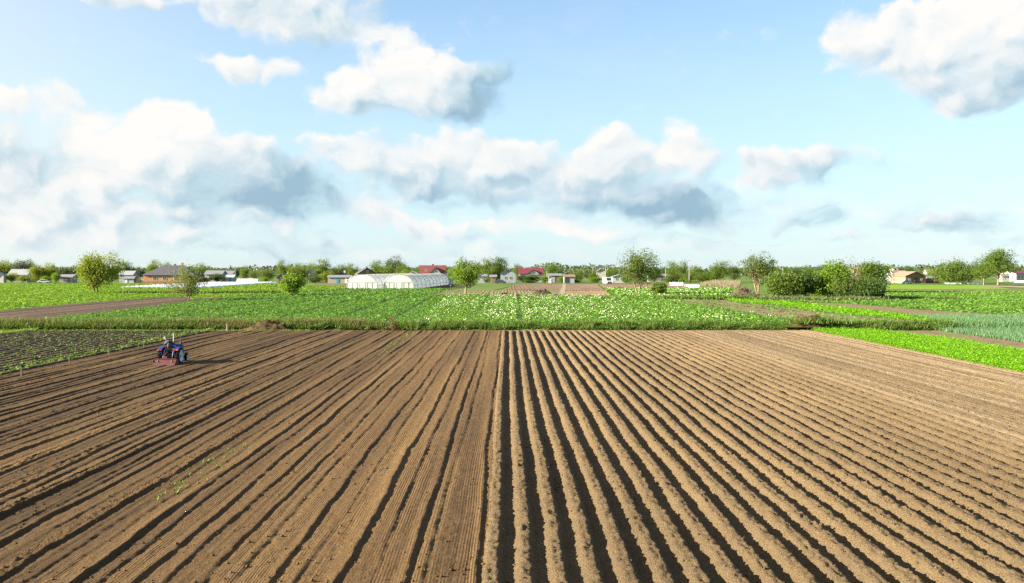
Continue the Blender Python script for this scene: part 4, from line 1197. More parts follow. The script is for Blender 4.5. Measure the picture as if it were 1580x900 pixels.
house('house', 10, 42, 436, 'grey sheet roofed house among yellow green trees', 'gable_x', 2.8, 416, wall='grey_wall', roof_m='grey_roof', y=392, depth=8, wins=((-.4, 1.6, 1.0, 1.1), (.4, 1.6, 1.0, 1.1)))
house('shed', 90, 112, 436.5, 'low grey roofed shed near the lone forked tree', 'gable_x', 2.0, 424, wall='concrete', roof_m='mid_roof', y=378, depth=5, doors=((.4, 1.0, 1.8, 'wood'),), cat='shed')
house('house', -8, 6, 437, 'white gabled cottage at the foot of the yellow trees', 'gable_y', 2.4, 421, wall='plaster', roof_m='grey_roof', y=375)
house('house', 181, 205, 436, 'blue grey roofed cottage next to the brick house', 'gable_x', 2.9, 418.5, wall='grey_wall', roof_m='grey_roof', y=376, depth=7, wins=((-.45, 1.7, .9, 1.0), (.3, 1.7, .9, 1.0)))
house('shed', 187, 207, 437, 'pale lean-to shed in front of the blue grey cottage', 'gable_x', 1.6, 429.5, wall='blue_wall', roof_m='mid_roof', y=366, depth=3, doors=((-.3, .8, 1.5, 'white_paint'),), cat='shed')
# garden fence of boards beside the brick house
fr = empty('garden_fence', at_y(213, 367))
for k in range(16):
    MB().box((-2.8 + k * .36, 0, .85), (.33, .05, 1.5 + .06 * (k % 3))).build('board', M['pink_wall'] if k % 5 else M['wood'], fr)
for k in range(4): MB().box((-2.9 + k * 1.85, .08, .8), (.12, .1, 1.9)).build('post', M['wood'], fr)
tag(fr, 'pinkish board fence beside the orange brick house', 'fence')
house('brick_house', 218, 300, 437, 'orange brick bungalow with dark hipped roof and red chimneys', 'hip', 3.05, 409.5, depth=13, wall='brick', roof_m='slate', over=.55, plinth='brick_dark',
      wins=((-.53, 1.85, 1.55, 1.55), (-.14, 1.85, 1.55, 1.55), (.30, 1.85, 1.55, 1.55), (.72, 1.85, 1.55, 1.55)), chim=((.02, .5, 'brick_dark'), (.30, .9, 'brick'), (-.62, -1.9, 'brick_dark')))
house('house', 314, 343, 433, 'grey cottage with dark gabled roof next to the brick house', 'gable_x', 3.0, 418, wall='grey_wall', roof_m='mid_roof', y=400, depth=8, wins=((-.4, 1.7, 1.0, 1.2), (.4, 1.7, 1.0, 1.2)))
house('house', 342, 359, 432, 'small grey cottage behind the white shed', 'gable_x', 3.0, 418.5, wall='grey_wall', roof_m='mid_roof', y=420, depth=7, wins=((.1, 1.7, 1.0, 1.2),))
house('shed', 347, 361, 436.5, 'whitewashed shed with pale flat roof at the low tunnels', 'gable_x', 2.1, 426.5, wall='blue_wall', roof_m='white_paint', y=374, depth=4, doors=((.1, .9, 1.8, 'teal'),), cat='shed')
house('hut', 425, 441, 437, 'brown wooden hut with dark gabled roof by the big green bush', 'gable_y', 1.9, 423, wall='wood', roof_m='mid_roof', y=370, doors=((-.2, .9, 1.7, 'dark_metal'),), wins=((.45, 1.3, .6, .6),), cat='hut')
house('house', 474, 491, 436, 'dark blue roofed cottage half hidden in garden trees', 'gable_x', 2.8, 416.5, wall='blue_wall', roof_m='mid_roof', y=400, depth=6, rz=.4)
br = house('barn', 504, 542, 438, 'long low grey barn with teal door near the greenhouses', 'gable_x', 2.1, 429, wall='concrete', roof_m='mid_roof', y=362, depth=5, doors=((-.12, 1.1, 1.8, 'teal'), (.62, .9, 1.9, 'white_paint'), (.85, .9, 1.9, 'blue_wall')), cat='barn')
house('house', 519, 534, 436, 'dark brick cottage with tall white chimney behind the long barn', 'gable_y', 2.9, 420, wall='brick_dark', roof_m='slate', y=384, chim=((.55, .6, 'white_paint'),))
house('house', 547, 578, 434, 'brown gabled house with slate roof behind the greenhouses', 'gable_y', 3.2, 413.5, wall='wood', roof_m='slate', y=396, rz=.35, chim=((.1, .5, 'brick_dark'),), wins=((0, 4.3, .8, .9),))
house('house', 594, 606, 434, 'small dark roofed house behind the first greenhouse', 'gable_y', 3.2, 419, wall='brick_dark', roof_m='slate', y=400)
house('house', 646, 688, 434, 'red tiled house with white gable behind the greenhouses', 'gable_x', 3.4, 410, wall='plaster', roof_m='red_roof', y=400, depth=9, gable=(.24, 4.0, 'blue_wall'), chim=((-.02, .6, 'red_roof'), (-.7, -1.2, 'white_paint')), wins=((-.5, 4.8, .9, .8),))
house('shed', 630, 645, 434, 'low white shed roof peeking over the greenhouses', 'gable_y', 3.4, 419.5, wall='plaster', roof_m='white_paint', y=392, cat='shed')
house('garage', 690, 706, 440, 'small milky plastic shelter at the far end of the greenhouses', 'gable_y', 1.7, 429, wall='film_end', roof_m='grey_roof', y=340, cat='shelter')
house('house', 736, 752, 437, 'pale grey outhouse behind the fresh green tree', 'gable_x', 2.4, 426, wall='blue_wall', roof_m='mid_roof', y=372, depth=5, wins=((.2, 1.5, .8, .8),))
house('shed', 755, 767, 437.5, 'tan boarded shed beside parked farm machinery', 'gable_x', 2.2, 427, wall='tan_roof', roof_m='mid_roof', y=364, depth=5, doors=((.3, 1.2, 1.8, 'wood'),), cat='shed')
house('house', 771, 797, 436, 'grey cottage with dark boarded gable facing the allotments', 'gable_y', 3.4, 415.5, wall='blue_wall', roof_m='mid_roof', y=370, wins=((-.35, 1.9, .9, 1.1), (.3, 1.9, .9, 1.1), (0, 4.7, .8, 1.2)))
house('house', 799, 839, 436, 'crimson roofed house with white gable behind garden bushes', 'gable_x', 3.3, 414.5, wall='blue_wall', roof_m='crimson_roof', y=388, depth=9, gable=(.18, 4.6, 'blue_wall'), wins=((-.5, 1.8, 1, 1.2), (.7, 1.8, 1, 1.2)))
house('barn', 845, 868, 436, 'dull grey roofed barn next to the crimson roofed house', 'gable_x', 2.6, 424, wall='wood', roof_m='mid_roof', y=382, depth=7, cat='barn', doors=((-.3, 1.6, 2.2, 'blue_wall'),))
house('shed', 846, 853, 438, 'narrow pale blue shed at the dirt path', 'gable_y', 2.0, 428, wall='blue_wall', roof_m='grey_roof', y=364, over=.15, cat='shed', doors=((0, .7, 1.7, 'white_paint'),))
house('shed', 869, 888, 437.5, 'open fronted shed with white panel by the dirt path', 'gable_x', 2.3, 427, wall='blue_wall', roof_m='wood', y=364, depth=5, doors=((-.45, 1.6, 2.0, 'dark_metal'),), cat='shed')
house('house', 870, 884, 434, 'brown gabled cottage behind the open fronted shed', 'gable_y', 3.2, 419.5, wall='wood', roof_m='mid_roof', y=392)
house('house', 920, 935, 434, 'white gabled house between utility poles', 'gable_y', 4.2, 415, wall='plaster', roof_m='grey_roof', y=420, wins=((0, 4.6, .8, 1.0),))
house('house', 944, 967, 437, 'white washed cottage with pale roof beside the white van', 'gable_y', 2.2, 425.5, wall='plaster', roof_m='grey_roof', y=372, wins=((-.4, 1.4, .9, 1.0), (.4, 1.4, .9, 1.0)))
house('barn', 1000, 1050, 436, 'grey barn hidden behind trees near the white tunnels', 'gable_x', 2.4, 425, wall='concrete', roof_m='mid_roof', y=400, depth=6, cat='barn')
house('house', 1018, 1028, 434, 'dark blue gabled house glimpsed between tall trees', 'gable_y', 4.0, 417, wall='blue_wall', roof_m='slate', y=410)
house('house', 1361, 1381, 437, 'white gabled cottage joined to the tan roofed farm', 'gable_y', 2.6, 419.5, wall='plaster', roof_m='tan_roof', y=376, rz=-.3, chim=((.5, .9, 'white_paint'),))
house('house', 1379, 1404, 436, 'tan roofed farmhouse behind the big gabled barn', 'gable_x', 3.2, 418, wall='plaster', roof_m='tan_roof', y=392, depth=9, chim=((-.45, .8, 'white_paint'), (.15, .9, 'tan_roof')))
house('barn', 1393, 1429, 439, 'big tan roofed barn with shaded gable behind the silver car', 'gable_y', 2.6, 419.5, wall='wood', roof_m='tan_roof', y=356, depth=12, doors=((.05, 1.4, 2.1, 'dark_metal'), (-.6, 1.0, 1.8, 'blue_wall')), cat='barn', wins=((.55, 1.5, .8, .8),), rz=.12)
house('shed', 1430, 1452, 438.5, 'low dark shed next to the big tan barn', 'gable_x', 1.9, 430, wall='wood', roof_m='mid_roof', y=362, depth=4, cat='shed', doors=((.4, .9, 1.6, 'brick_dark'),))
house('house', 1432, 1445, 434, 'distant house with pale orange roof beside the tree clump', 'gable_x', 3.0, 416.5, wall='plaster', roof_m='tan_roof', y=430, depth=8)
house('house', 1558, 1600, 432, 'long white building with crimson roof beyond the tallest tree', 'gable_x', 3.2, 418.5, wall='plaster', roof_m='crimson_roof', y=420, depth=9, rz=.35, wins=((-.7, 1.8, .9, 1.1), (-.35, 1.8, .9, 1.1), (0, 1.8, .9, 1.1)))
house('shed', 1546, 1560, 432, 'small white outbuilding beside the long crimson roofed building', 'gable_x', 2.2, 425, wall='plaster', roof_m='grey_roof', y=410, depth=5, cat='shed')

# say of each village tree what it stands by
CUT = (' with ', ' behind ', ' among ', ' beside ', ' in front ', ' at ', ' next ', ' near ', ' peeking ', ' glimpsed ', ' half ', ' hidden ', ' between ', ' facing ', ' by ', ' joined ', ' beyond ')
hs = [o for o in col.objects if o.parent is None and o.get('category') in ('house', 'shed', 'barn', 'hut', 'shelter')]
def short(l):
    for c in CUT: l = l.split(c)[0]
    return l
for o in [o for o in col.objects if o.name.startswith('village_tree')]:
    best = min(hs, key=lambda q: abs(q.location.x - o.location.x) + .35 * abs(q.location.y - o.location.y))
    dy, dx = o.location.y - best.location.y, abs(o.location.x - best.location.x)
    rel = 'far behind' if dy > 60 else 'behind' if dy > 9 else 'in front of' if dy < -3 else 'beside'
    if dx > 14: rel = 'away from' if False else 'in the gap near'
    hgt = o.scale.z * 10
    size = 'tall' if hgt > 9.2 else 'low' if hgt < 4.2 else 'medium'
    base = o['label'].split(' in ')[0].split(' rising ')[0]
    o['label'] = '%s %s %s the %s' % (size, base, rel, short(best['label']))

# utility poles
def pole(px, top, y, label, lamp=False, mat='concrete'):
    p = at_y(px, y); H = top_h(top, y)
    r = empty('utility_pole', p)
    MB().tube([(0, 0, -.2), (0, 0, H)], [.17, .10], 8).build('pole', M[mat], r)
    if not lamp:
        MB().box((0, 0, H - .5), (1.7, .12, .12)).build('crossarm', M['wood'], r)
        for k in (-.75, 0, .75): MB().tube([(k, 0, H - .44), (k, 0, H - .2)], [.05, .03], 6).build('insulator', M['white_paint'], r)
    else:
        MB().tube([(0, 0, H - .1), (-.5, 0, H + .2), (-1.1, 0, H + .25)], .05, 6).build('lamp_arm', M['dark_metal'], r)
    tag(r, label, 'utility pole')
    return Vector((p.x, p.y, p.z + H - .2))
pole(363, 411, 385, 'grey concrete utility pole standing at the low tunnels')
a1 = pole(915, 411.5, 400, 'utility pole behind the white gabled house')
a2 = pole(934.5, 412, 380, 'utility pole in front of the white gabled house')
pole(1063.5, 400, 375, 'tallest utility pole among the trees by the white tunnels')
pole(1027, 412, 400, 'utility pole by the dark blue gabled house')
pole(844, 418, 380, 'short pole at the corner of the crimson roofed house', lamp=True)
pole(1208, 413, 390, 'pale pole behind the dark shrub thicket', lamp=True)
pole(403, 412.5, 440, 'utility pole behind the thin greyish trees near the wooden hut')
a0 = pole(780, 412, 470, 'utility pole behind the grey cottage with boarded gable')
for q0, q1, lab in ((a0, a1, 'thin overhead wire running to the white gabled house'), (a1, a2, 'short overhead wire above the white gabled house')):
    m = MB(); pts = []
    for k in range(13):
        t = k / 12; p = q0.lerp(q1, t); p.z -= 4 * .7 * t * (1 - t); pts.append(p)
    m.tube(pts, .02, 5, False)
    tag(m.build('overhead_wire', M['dark_metal']), lab, 'wire')

# greenhouses
def greenhouse(px0, px1, base, length, hgt, rz, label):
    pc = at((px0 + px1) / 2, base)
    w = (px1 - px0) * pc.y / F_PX
    root = empty('greenhouse', pc, rz)
    n = 16
    def arc(k, s=1.0):
        t = math.pi * k / n
        c, sn = math.cos(t), math.sin(t)
        return (-math.copysign(abs(c) ** .80, c) * w / 2 * s, abs(sn) ** .80 * hgt * s)
    seg = 40
    mb = MB(); vs = []; fs = []
    for j in range(seg + 1):
        yy = length * j / seg
        sag = 1.0 - (.012 if j % 4 == 2 else (.006 if j % 2 else 0))
        for k in range(n + 1):
            x, z = arc(k, sag); vs.append((x, yy, z))
    for j in range(seg):
        for k in range(n):
            a = j * (n + 1) + k; fs.append((a, a + 1, a + n + 2, a + n + 1))
    mb.faces(vs, fs).build('film_cover', M['film_white'], root, smooth=True)
    for j in range(0, seg + 1, 4):
        yy = length * j / seg
        MB().tube([(arc(k)[0] * 1.005, yy, arc(k)[1] * 1.005 + .02) for k in range(n + 1)], .075, 5).build('hoop', M['hoop'], root)
    for s in (-1, 1):
        MB().box((s * w * .487, length / 2, 1.0), (.05, length - .4, .08)).build('side_rail', M['hoop'], root)
    for e in (0, 1):
        yy = .05 if e == 0 else length - .05
        pl = [arc(k, .99) for k in range(n + 1)]
        ew = MB().prism([(x, z + .01) for x, z in pl][::-1], 1, yy - .03, yy + .03).build('end_wall', M['film_end'], root)
        sgn = -1 if e == 0 else 1
        yf = yy + sgn * .07
        MB().box((0, yf, hgt * .46), (w * .90, .06, .09)).build('end_rail', M['hoop'], ew)
        for fx in (-.72, -.36, .36, .72):
            zz = hgt * .46
            MB().box((fx * w * .46, yf, zz / 2), (.06, .05, zz)).build('end_post', M['hoop'], ew)
        d = MB()
        for sx in (-1, 1): d.box((sx * .75, yf, hgt * .23), (.08, .05, hgt * .46))
        d.box((0, yf, hgt * .455), (1.6, .07, .1)).box((0, yf, .06), (1.5, .05, .1))
        dd = d.build('door', M['white_paint'], root)
        MB().box((0, yy + sgn * .04, hgt * .23), (1.45, .02, hgt * .44)).build('door_film', M['film_white'], dd)
    return tag(root, label, 'greenhouse')
greenhouse(535, 582, 446.3, 76, 3.95, R(-4), 'white plastic film greenhouse tunnel set beside the brown gabled house')
greenhouse(592, 638, 446.3, 76, 3.95, R(-4), 'white plastic film greenhouse tunnel bordering the dark bare wedge of soil')

# low tunnels of white film
def low_tunnel(x, y0, y1, w, hgt, label, group, seed):
    n, seg = 6, 50
    r_ = np.random.RandomState(seed)
    vs = []; fs = []
    for j in range(seg + 1):
        yy = (y1 - y0) * j / seg
        hh = hgt * (1 - .12 * (j % 2)) * (.9 + .2 * r_.rand())
        for k in range(n + 1):
            t = math.pi * k / n
            vs.append((-math.cos(t) * w / 2, yy, math.sin(t) * hh))
    for j in range(seg):
        for k in range(n):
            a = j * (n + 1) + k; fs.append((a, a + 1, a + n + 2, a + n + 1))
    o = MB().faces(vs, fs).build('low_tunnel', M['fleece'], smooth=True)
    o.location = (x, y0, terr(y0) + .02)
    if y0 < 364:
        o.rotation_euler = (math.atan2(terr(y1) - terr(y0), y1 - y0), 0, 0)
    return tag(o, label, 'low tunnel', group)
for k in range(15):
    low_tunnel(-109 + 1.62 * k, 268 + 2.0 * (14 - k) * .3, 362, 1.60, .55, 'long white film low tunnel lying before the brick house', 'rows of white low tunnels before the brick house', 400 + k)
for i, (pa, pb, by, hh) in enumerate(((1033, 1053, 441, 1.15), (1057, 1078, 443.6, .85))):
    pa_, pb_ = at(pa, by), at(pb, by)
    L = (pb_ - pa_).length
    o = low_tunnel(0, 0, L, 2.4 - .6 * i, hh, ('taller short white tunnel on the brown bed by the reeds', 'flatter short white tunnel next to the taller one by the reeds')[i], None, 440 + i)
    o.location = pa_; o.rotation_euler = (0, 0, R(-90))
low_long = at(365, 433.0)
o = low_tunnel(0, 0, 8.5, 2.6, 1.35, 'white film tunnel behind the low tunnels near the whitewashed shed', None, 450); o.location = at_y(366, 400); o.rotation_euler = (0, 0, R(-90))
for k in range(3):
    o = low_tunnel(0, 0, 13.5, 1.6, .45, 'white film row cover beside the pale track', 'row covers beside the pale track', 460 + k); o.location = at_y(1456, 345 + 2.2 * k); o.rotation_euler = (0, 0, R(-90))
o = low_tunnel(0, 0, 7, 2.2, .9, 'pale film tunnel under the stately trees', None, 470); o.location = at_y(1563, 372); o.rotation_euler = (0, 0, R(-90))

# white van
def van(px, base, label):
    p = at(px, base); r = empty('van', p, R(14))
    body = MB().prism([(-2.4, .35), (2.3, .35), (2.45, 1.0), (1.75, 1.25), (1.2, 2.25), (.9, 2.4), (-2.4, 2.4)], 0, -.95, .95).build('body', M['white_paint'], r, bevel=.08)
    body.rotation_euler = (0, 0, R(180))
    MB().faces([(-.8, -1.80, 1.28), (.8, -1.80, 1.28), (.72, -1.26, 2.18), (-.72, -1.26, 2.18)], [(0, 1, 2, 3)]).build('windscreen', M['dark_glass'], r)
    for s in (-1, 1):
        MB().box((s * .96, -1.0, 1.7), (.02, .8, .6)).build('side_window', M['dark_glass'], r)
        MB().box((s * .7, -2.42, .85), (.3, .06, .2)).build('headlight', M['film_end'], r)
        for yy in (-1.5, 1.5):
            wv = MB().lathe_x((s * .85, yy, .34), [(-.1, .2), (-.1, .34), (.1, .34), (.1, .2)], 16).build('wheel', M['dark_metal'], r)
            MB().lathe_x((s * .85 + s * .05, yy, .34), [(-.02, .01), (-.02, .2), (.04, .2), (.04, .01)], 12).build('rim', M['grey_roof'], wv)
    MB().box((0, -2.46, .5), (1.7, .08, .22)).build('bumper', M['dark_metal'], r)
    return tag(r, label, 'van')
van(937, 438.6, 'white van parked between the garden bush and white washed cottage')

def car(px, base, rz, mat, label):
    p = at(px, base); r = empty('parked_car', p, rz)
    MB().prism([(-2.0, .3), (2.0, .3), (2.05, .75), (1.3, .9), (.75, 1.38), (-.8, 1.42), (-1.5, .95), (-2.0, .85)], 1, -.82, .82).build('body', M[mat], r, bevel=.06)
    for s in (-1, 1):
        MB().prism([(-1.3, .95), (1.05, .93), (.68, 1.32), (-.75, 1.35)], 1, s * .83 - .012, s * .83 + .012).build('side_window', M['dark_glass'], r)
        for x in (-1.25, 1.3):
            MB().tube([(x, s * .66, .31), (x, s * .86, .31)], .31, 14).build('wheel', M['dark_metal'], r)
    return tag(r, label, 'car')
car(1398, 438.6, R(8), 'grey_roof', 'silver car parked in front of the big tan barn')
car(772, 437.8, R(-4), 'dark_metal', 'dark car parked in front of the grey boarded gable cottage')
car(68, 437.4, R(5), 'white_paint', 'white car parked at the yellow green trees')

# wooden stakes along the seedling field
for i, (px, py) in enumerate(((33, 583), (107, 565.5), (168, 551), (222, 539.5), (350, 512.5), (262, 521))):
    p = at(px, py)
    m = MB().box((0, 0, .2), (.07, .07, .62), taper=.9).box((0, 0, .525), (.075, .075, .03))
    o = m.build('marker_stake', M['plaster'] if i == 4 else M['wood']); o.location = (p.x, p.y, .06)
    if i == 4: o.scale = (1.3, 1.3, 1.4)
    tag(o, 'pale marker stake at the foot of the weedy bank' if i == 4 else 'short grey marker stake along the edge of the seedling rows', 'stake', None if i == 4 else 'stakes along the seedling rows')

# ------------------------------------------------------------------ tractor
M['blue'] = plain('blue_tractor_paint', (.008, .026, .17), .35, var=.12, scale=5)
M['tyre'] = plain('tyre_rubber', (.014, .013, .012), .95, var=.3, scale=6, spec=.1)
M['rim'] = plain('white_rim_paint', (.50, .56, .62), .4, var=.08)
M['red_paint'] = plain('faded_red_paint', (.090, .021, .018), .7, var=.25, scale=4)
M['cast'] = plain('dark_cast_iron', (.035, .033, .032), .6, var=.3)
M['seat'] = plain('black_vinyl', (.010, .010, .011), .7, spec=.15)
M['lamp_red'] = plain('red_lamp_lens', (.55, .02, .02), .25)
M['lamp_orange'] = plain('orange_lamp_lens', (.75, .22, .02), .25)
M['steel'] = plain('worn_steel', (.45, .45, .46), .4, metal=.6)
M['mud'] = plain('dry_mud', (.22, .15, .09), .95)

tp = at(263, 563.6)
TZ = .10
tr = empty('tractor', (tp.x, tp.y, TZ), R(0))
tr.scale = (.97, .97, .95)
tag(tr, 'small blue tractor with white wheel rims pulling a red tiller over tilled soil', 'tractor')

def wheel(x, y, r, w, side, lugs):
    c = (x, y, r)
    o = MB().lathe_x(c, [(-w / 2, r * .70), (-w / 2 * 1.02, r * .84), (-w / 2 * .9, r * .93), (-w / 4, r * .965), (w / 4, r * .965), (w / 2 * .9, r * .93), (w / 2 * 1.02, r * .84), (w / 2, r * .70)], 28).build('wheel', M['tyre'], tr, smooth=True)
    lm = MB()
    for k in range(lugs):
        for s in (-1, 1):
            t = 2 * math.pi * (k + (.5 if s > 0 else 0)) / lugs
            cy, cz = math.cos(t), math.sin(t)
            rr_ = r * .975
            lm.box((x + s * w * .24, y + cy * rr_, r + cz * rr_), (w * .52, r * .06, r * .085), rot=(t - math.pi / 2 + 0, 0, s * .5 if False else 0))
    lm.build('tread_lugs', M['tyre'], o)
    d = side
    MB().lathe_x(c, [(d * w * .52, r * .74), (d * w * .47, r * .68), (d * w * .22, r * .60), (d * w * .14, r * .25), (d * w * .30, r * .20), (d * w * .30, .005)], 28).build('rim', M['rim'], o, smooth=True)
    hb = MB()
    hb.tube([(x + d * w * .25, y, r), (x + d * w * .44, y, r)], r * .13, 12)
    for k in range(6):
        t = 6.283 * k / 6
        hb.tube([(x + d * w * .2, y + r * .34 * math.cos(t), r + r * .34 * math.sin(t)), (x + d * w * .27, y + r * .34 * math.cos(t), r + r * .34 * math.sin(t))], .022, 6)
    hb.build('hub', M['cast'], o)
    return o
for s in (-1, 1):
    wheel(s * .60, 0, .56, .29, s, 15)
    wheel(s * .56, 1.62, .31, .18, s, 12)
# body: gearbox, engine, bonnet
MB().box((0, .45, .58), (.34, 1.6, .36)).box((0, 0, .55), (.42, .5, .42)).tube([(-.55, 0, .52), (.55, 0, .52)], .09, 10).box((0, 1.35, .62), (.30, .8, .34)).tube([(-.5, 1.62, .33), (.5, 1.62, .33)], .05, 8).box((0, 1.62, .45), (.2, .2, .3)).build('chassis', M['cast'], tr)
bon = MB().prism([(.62, .92), (.62, 1.26), (.80, 1.33), (1.75, 1.25), (1.92, 1.14), (1.95, .72), (1.80, .68), (.9, .78)], 0, -.27, .27).build('bonnet', M['blue'], tr, bevel=.05)
MB().box((0, 1.955, .93), (.40, .04, .34)).build('grille', M['cast'], bon)
for s in (-1, 1):
    MB().tube([(s * .15, 1.94, 1.08), (s * .15, 1.985, 1.08)], .055, 12).build('headlight', M['rim'], bon)
    MB().prism([(.72, 1.02), (1.55, .98), (1.55, .90), (.72, .90)], 0, s * .272 - .006, s * .272 + .006).build('side_vent', M['cast'], bon)
MB().box((0, .60, 1.10), (.44, .16, .42), rot=(-.25, 0, 0)).build('dashboard', M['blue'], tr, bevel=.03)
MB().tube([(0, .50, 1.28), (0, .34, 1.38)], .025, 8).build('steering_column', M['cast'], tr)
st = MB()
pts = [(.19 * math.cos(t), .33 + .10 * math.sin(t), 1.385 + .16 * math.sin(t)) for t in [6.283 * k / 18 for k in range(19)]]
st.tube(pts, .018, 6, False).box((0, .33, 1.385), (.36, .03, .02), rot=(R(58), 0, 0)); st.build('steering_wheel', M['seat'], tr)
for s in (-1, 1):
    f = MB()
    prof = []
    for k in range(9):
        t = R(138 - 108 * k / 8)
        prof.append((math.cos(t) * .63, .54 + .63 * math.sin(t)))
    outer = [(-a, b) for a, b in prof]
    poly = [(p[0], p[1]) for p in prof] + [(p[0] * .94, .52 + (p[1] - .52) * .94) for p in prof[::-1]]
    f.prism(poly, 0, s * .57 - .15, s * .57 + .13)
    f.prism([(-.55, .62), (-.5, .95), (-.2, 1.09), (.15, 1.09), (.45, .92), (.5, .55), (.2, .5)], 0, s * .43 - .015, s * .43 + .015)
    fo = f.build('fender', M['blue'], tr)
    MB().box((s * .57, -.50, .985), (.22, .06, .08)).build('tail_light', M['lamp_red'], fo)
    MB().box((s * .57 + s * .08, -.52, .985), (.07, .06, .07)).build('indicator', M['lamp_orange'], fo)
    MB().box((s * .42, .55, .50), (.28, .6, .04)).build('footplate', M['cast'], tr)
MB().box((0, -.10, .90), (.42, .42, .10)).box((0, -.31, 1.00), (.40, .07, .20), rot=(.12, 0, 0)).build('seat', M['seat'], tr, bevel=.03)
ex = MB().tube([(.30, 1.05, 1.0), (.36, 1.05, 1.12), (.36, 1.05, 1.72)], [.03, .045, .035], 10).tube([(.36, 1.05, 1.70), (.36, 1.03, 1.80)], [.035, .05], 10).build('exhaust_pipe', M['cast'], tr)
MB().tube([(.36, 1.05, 1.22), (.36, 1.05, 1.48)], .062, 12).build('muffler', M['cast'], ex)
MB().tube([(-.02, .70, 1.2), (-.02, .72, 2.02)], .03, 8).tube([(-.02, .72, 1.99), (-.02, .72, 2.05)], .042, 8).build('marker_pole', M['steel'], tr)
for x in (-.34, .34):
    MB().tube([(x, .1, .78), (x * 1.05, .02, 1.08)], .016, 6).tube([(x * 1.05, .02, 1.07), (x * 1.06, .01, 1.13)], .03, 8).build('lever', M['cast'], tr)
MB().tube([(-.12, .75, 1.3), (-.12, .75, 1.36)], [.05, .06], 10).build('lamp', M['steel'], tr)
# three point linkage and rotary tiller
for s in (-1, 1):
    MB().tube([(s * .26, -.1, .45), (s * .34, -.85, .42)], .03, 6).build('lift_arm', M['cast'], tr)
    MB().tube([(s * .28, -.25, .95), (s * .32, -.60, .45)], .02, 6).build('lift_rod', M['steel'], tr)
MB().tube([(0, -.15, .88), (-.12, -.55, .72), (-.20, -.88, .46)], .035, 8).build('top_link', M['red_paint'], tr)
til = MB().prism([(-1.20, .10), (-1.16, .26), (-1.02, .38), (-.74, .38), (-.64, .28), (-.64, .22), (-.76, .32), (-1.00, .32), (-1.11, .22), (-1.16, .10)], 0, -.74, .74).build('tiller', M['red_paint'], tr)
for s in (-1, 1):
    MB().prism([(-1.24, .02), (-1.20, .28), (-1.03, .39), (-.72, .39), (-.58, .24), (-.62, .02)], 0, s * .755 - .015, s * .755 + .015).build('side_plate', M['red_paint'], til)
    MB().tube([(s * .46, -.98, .40), (s * .46, -1.22, .24), (s * .46, -1.29, .05)], .02, 6).build('flap_stay', M['steel'], til)
MB().box((0, -1.27, .10), (1.46, .02, .19), rot=(-.35, 0, 0)).build('rear_flap', M['red_paint'], til)
MB().tube([(-.74, -1.03, .40), (.74, -1.03, .40)], .04, 8).build('cross_tube', M['red_paint'], til)
MB().box((0, -.80, .46), (.22, .26, .20)).build('gearbox', M['red_paint'], til, bevel=.03)
rt_ = MB().tube([(-.72, -.90, .18), (.72, -.90, .18)], .05, 8)
for k in range(14):
    x = -.68 + k * .104
    t = k * 1.3
    rt_.box((x, -.90 + .11 * math.cos(t), .18 + .11 * math.sin(t)), (.05, .03, .20), rot=(t - 1.57, 0, 0))
rt_.build('tine_rotor', M['steel'], til)

# ------------------------------------------------------------------ driver
M['jacket'] = plain('dark_grey_blue_jacket', (.036, .040, .058), .85, var=.25, scale=8)
M['trousers'] = plain('black_trousers', (.020, .020, .024), .85, var=.2)
M['skin'] = plain('skin', (.26, .14, .09), .6, var=.06)
M['cap'] = plain('pale_grey_cap', (.17, .175, .19), .8, var=.08)
M['boots'] = plain('dark_boots', (.03, .025, .02), .6)

def skin_obj(name, joints, edges, mat, parent, sub=2):
    me = bpy.data.meshes.new(name)
    me.from_pydata([j[0] for j in joints], edges, []); me.update()
    o = bpy.data.objects.new(name, me); col.objects.link(o); o.parent = parent
    o.modifiers.new('skin', 'SKIN').use_smooth_shade = True
    for i, j in enumerate(joints):
        rr_ = j[1] if hasattr(j[1], '__len__') else (j[1], j[1])
        me.skin_vertices[0].data[i].radius = rr_
    me.skin_vertices[0].data[0].use_root = True
    s = o.modifiers.new('sub', 'SUBSURF'); s.levels = s.render_levels = sub
    me.materials.append(mat)
    return o

dr = empty('person', (tp.x, tp.y, TZ + .92))
tag(dr, 'person in dark jacket and pale cap hunched over on the tractor seat', 'person')
# pelvis, trunk leaning forward and to the left, neck, arms, legs
J = [((.06, -.10, .12), (.19, .15)), ((.02, -.09, .27), (.21, .16)), ((-.08, -.04, .42), (.23, .16)), ((-.17, .02, .52), (.17, .12)), ((-.25, .07, .60), (.07, .07)), ((-.28, .10, .64), (.06, .06)),
     ((-.34, .00, .47), (.085, .085)), ((-.44, .16, .30), (.065, .065)), ((-.30, .38, .36), (.048, .048)), ((-.20, .43, .40), (.036, .036)),
     ((.05, .06, .52), (.09, .09)), ((.19, .18, .36), (.065, .065)), ((.17, .37, .38), (.048, .048)), ((.15, .43, .42), (.036, .036)),
     ((-.08, -.05, .08), (.11, .11)), ((-.20, .38, .06), (.080, .080)), ((-.22, .50, -.32), (.055, .055)),
     ((.16, -.05, .08), (.11, .11)), ((.22, .38, .06), (.080, .080)), ((.22, .50, -.32), (.055, .055))]
E = [(0, 1), (1, 2), (2, 3), (3, 4), (4, 5), (3, 6), (6, 7), (7, 8), (8, 9), (3, 10), (10, 11), (11, 12), (12, 13), (0, 14), (14, 15), (15, 16), (0, 17), (17, 18), (18, 19)]
skin_obj('body', J, E, M['jacket'], dr)
tj = [((.05, -.10, .09), (.21, .17)), ((-.10, -.03, .08), (.115, .115)), ((-.20, .38, .06), (.088, .088)), ((-.22, .50, -.32), (.065, .065)), ((.17, -.03, .08), (.12, .12)), ((.20, .38, .06), (.088, .088)), ((.22, .50, -.32), (.065, .065))]
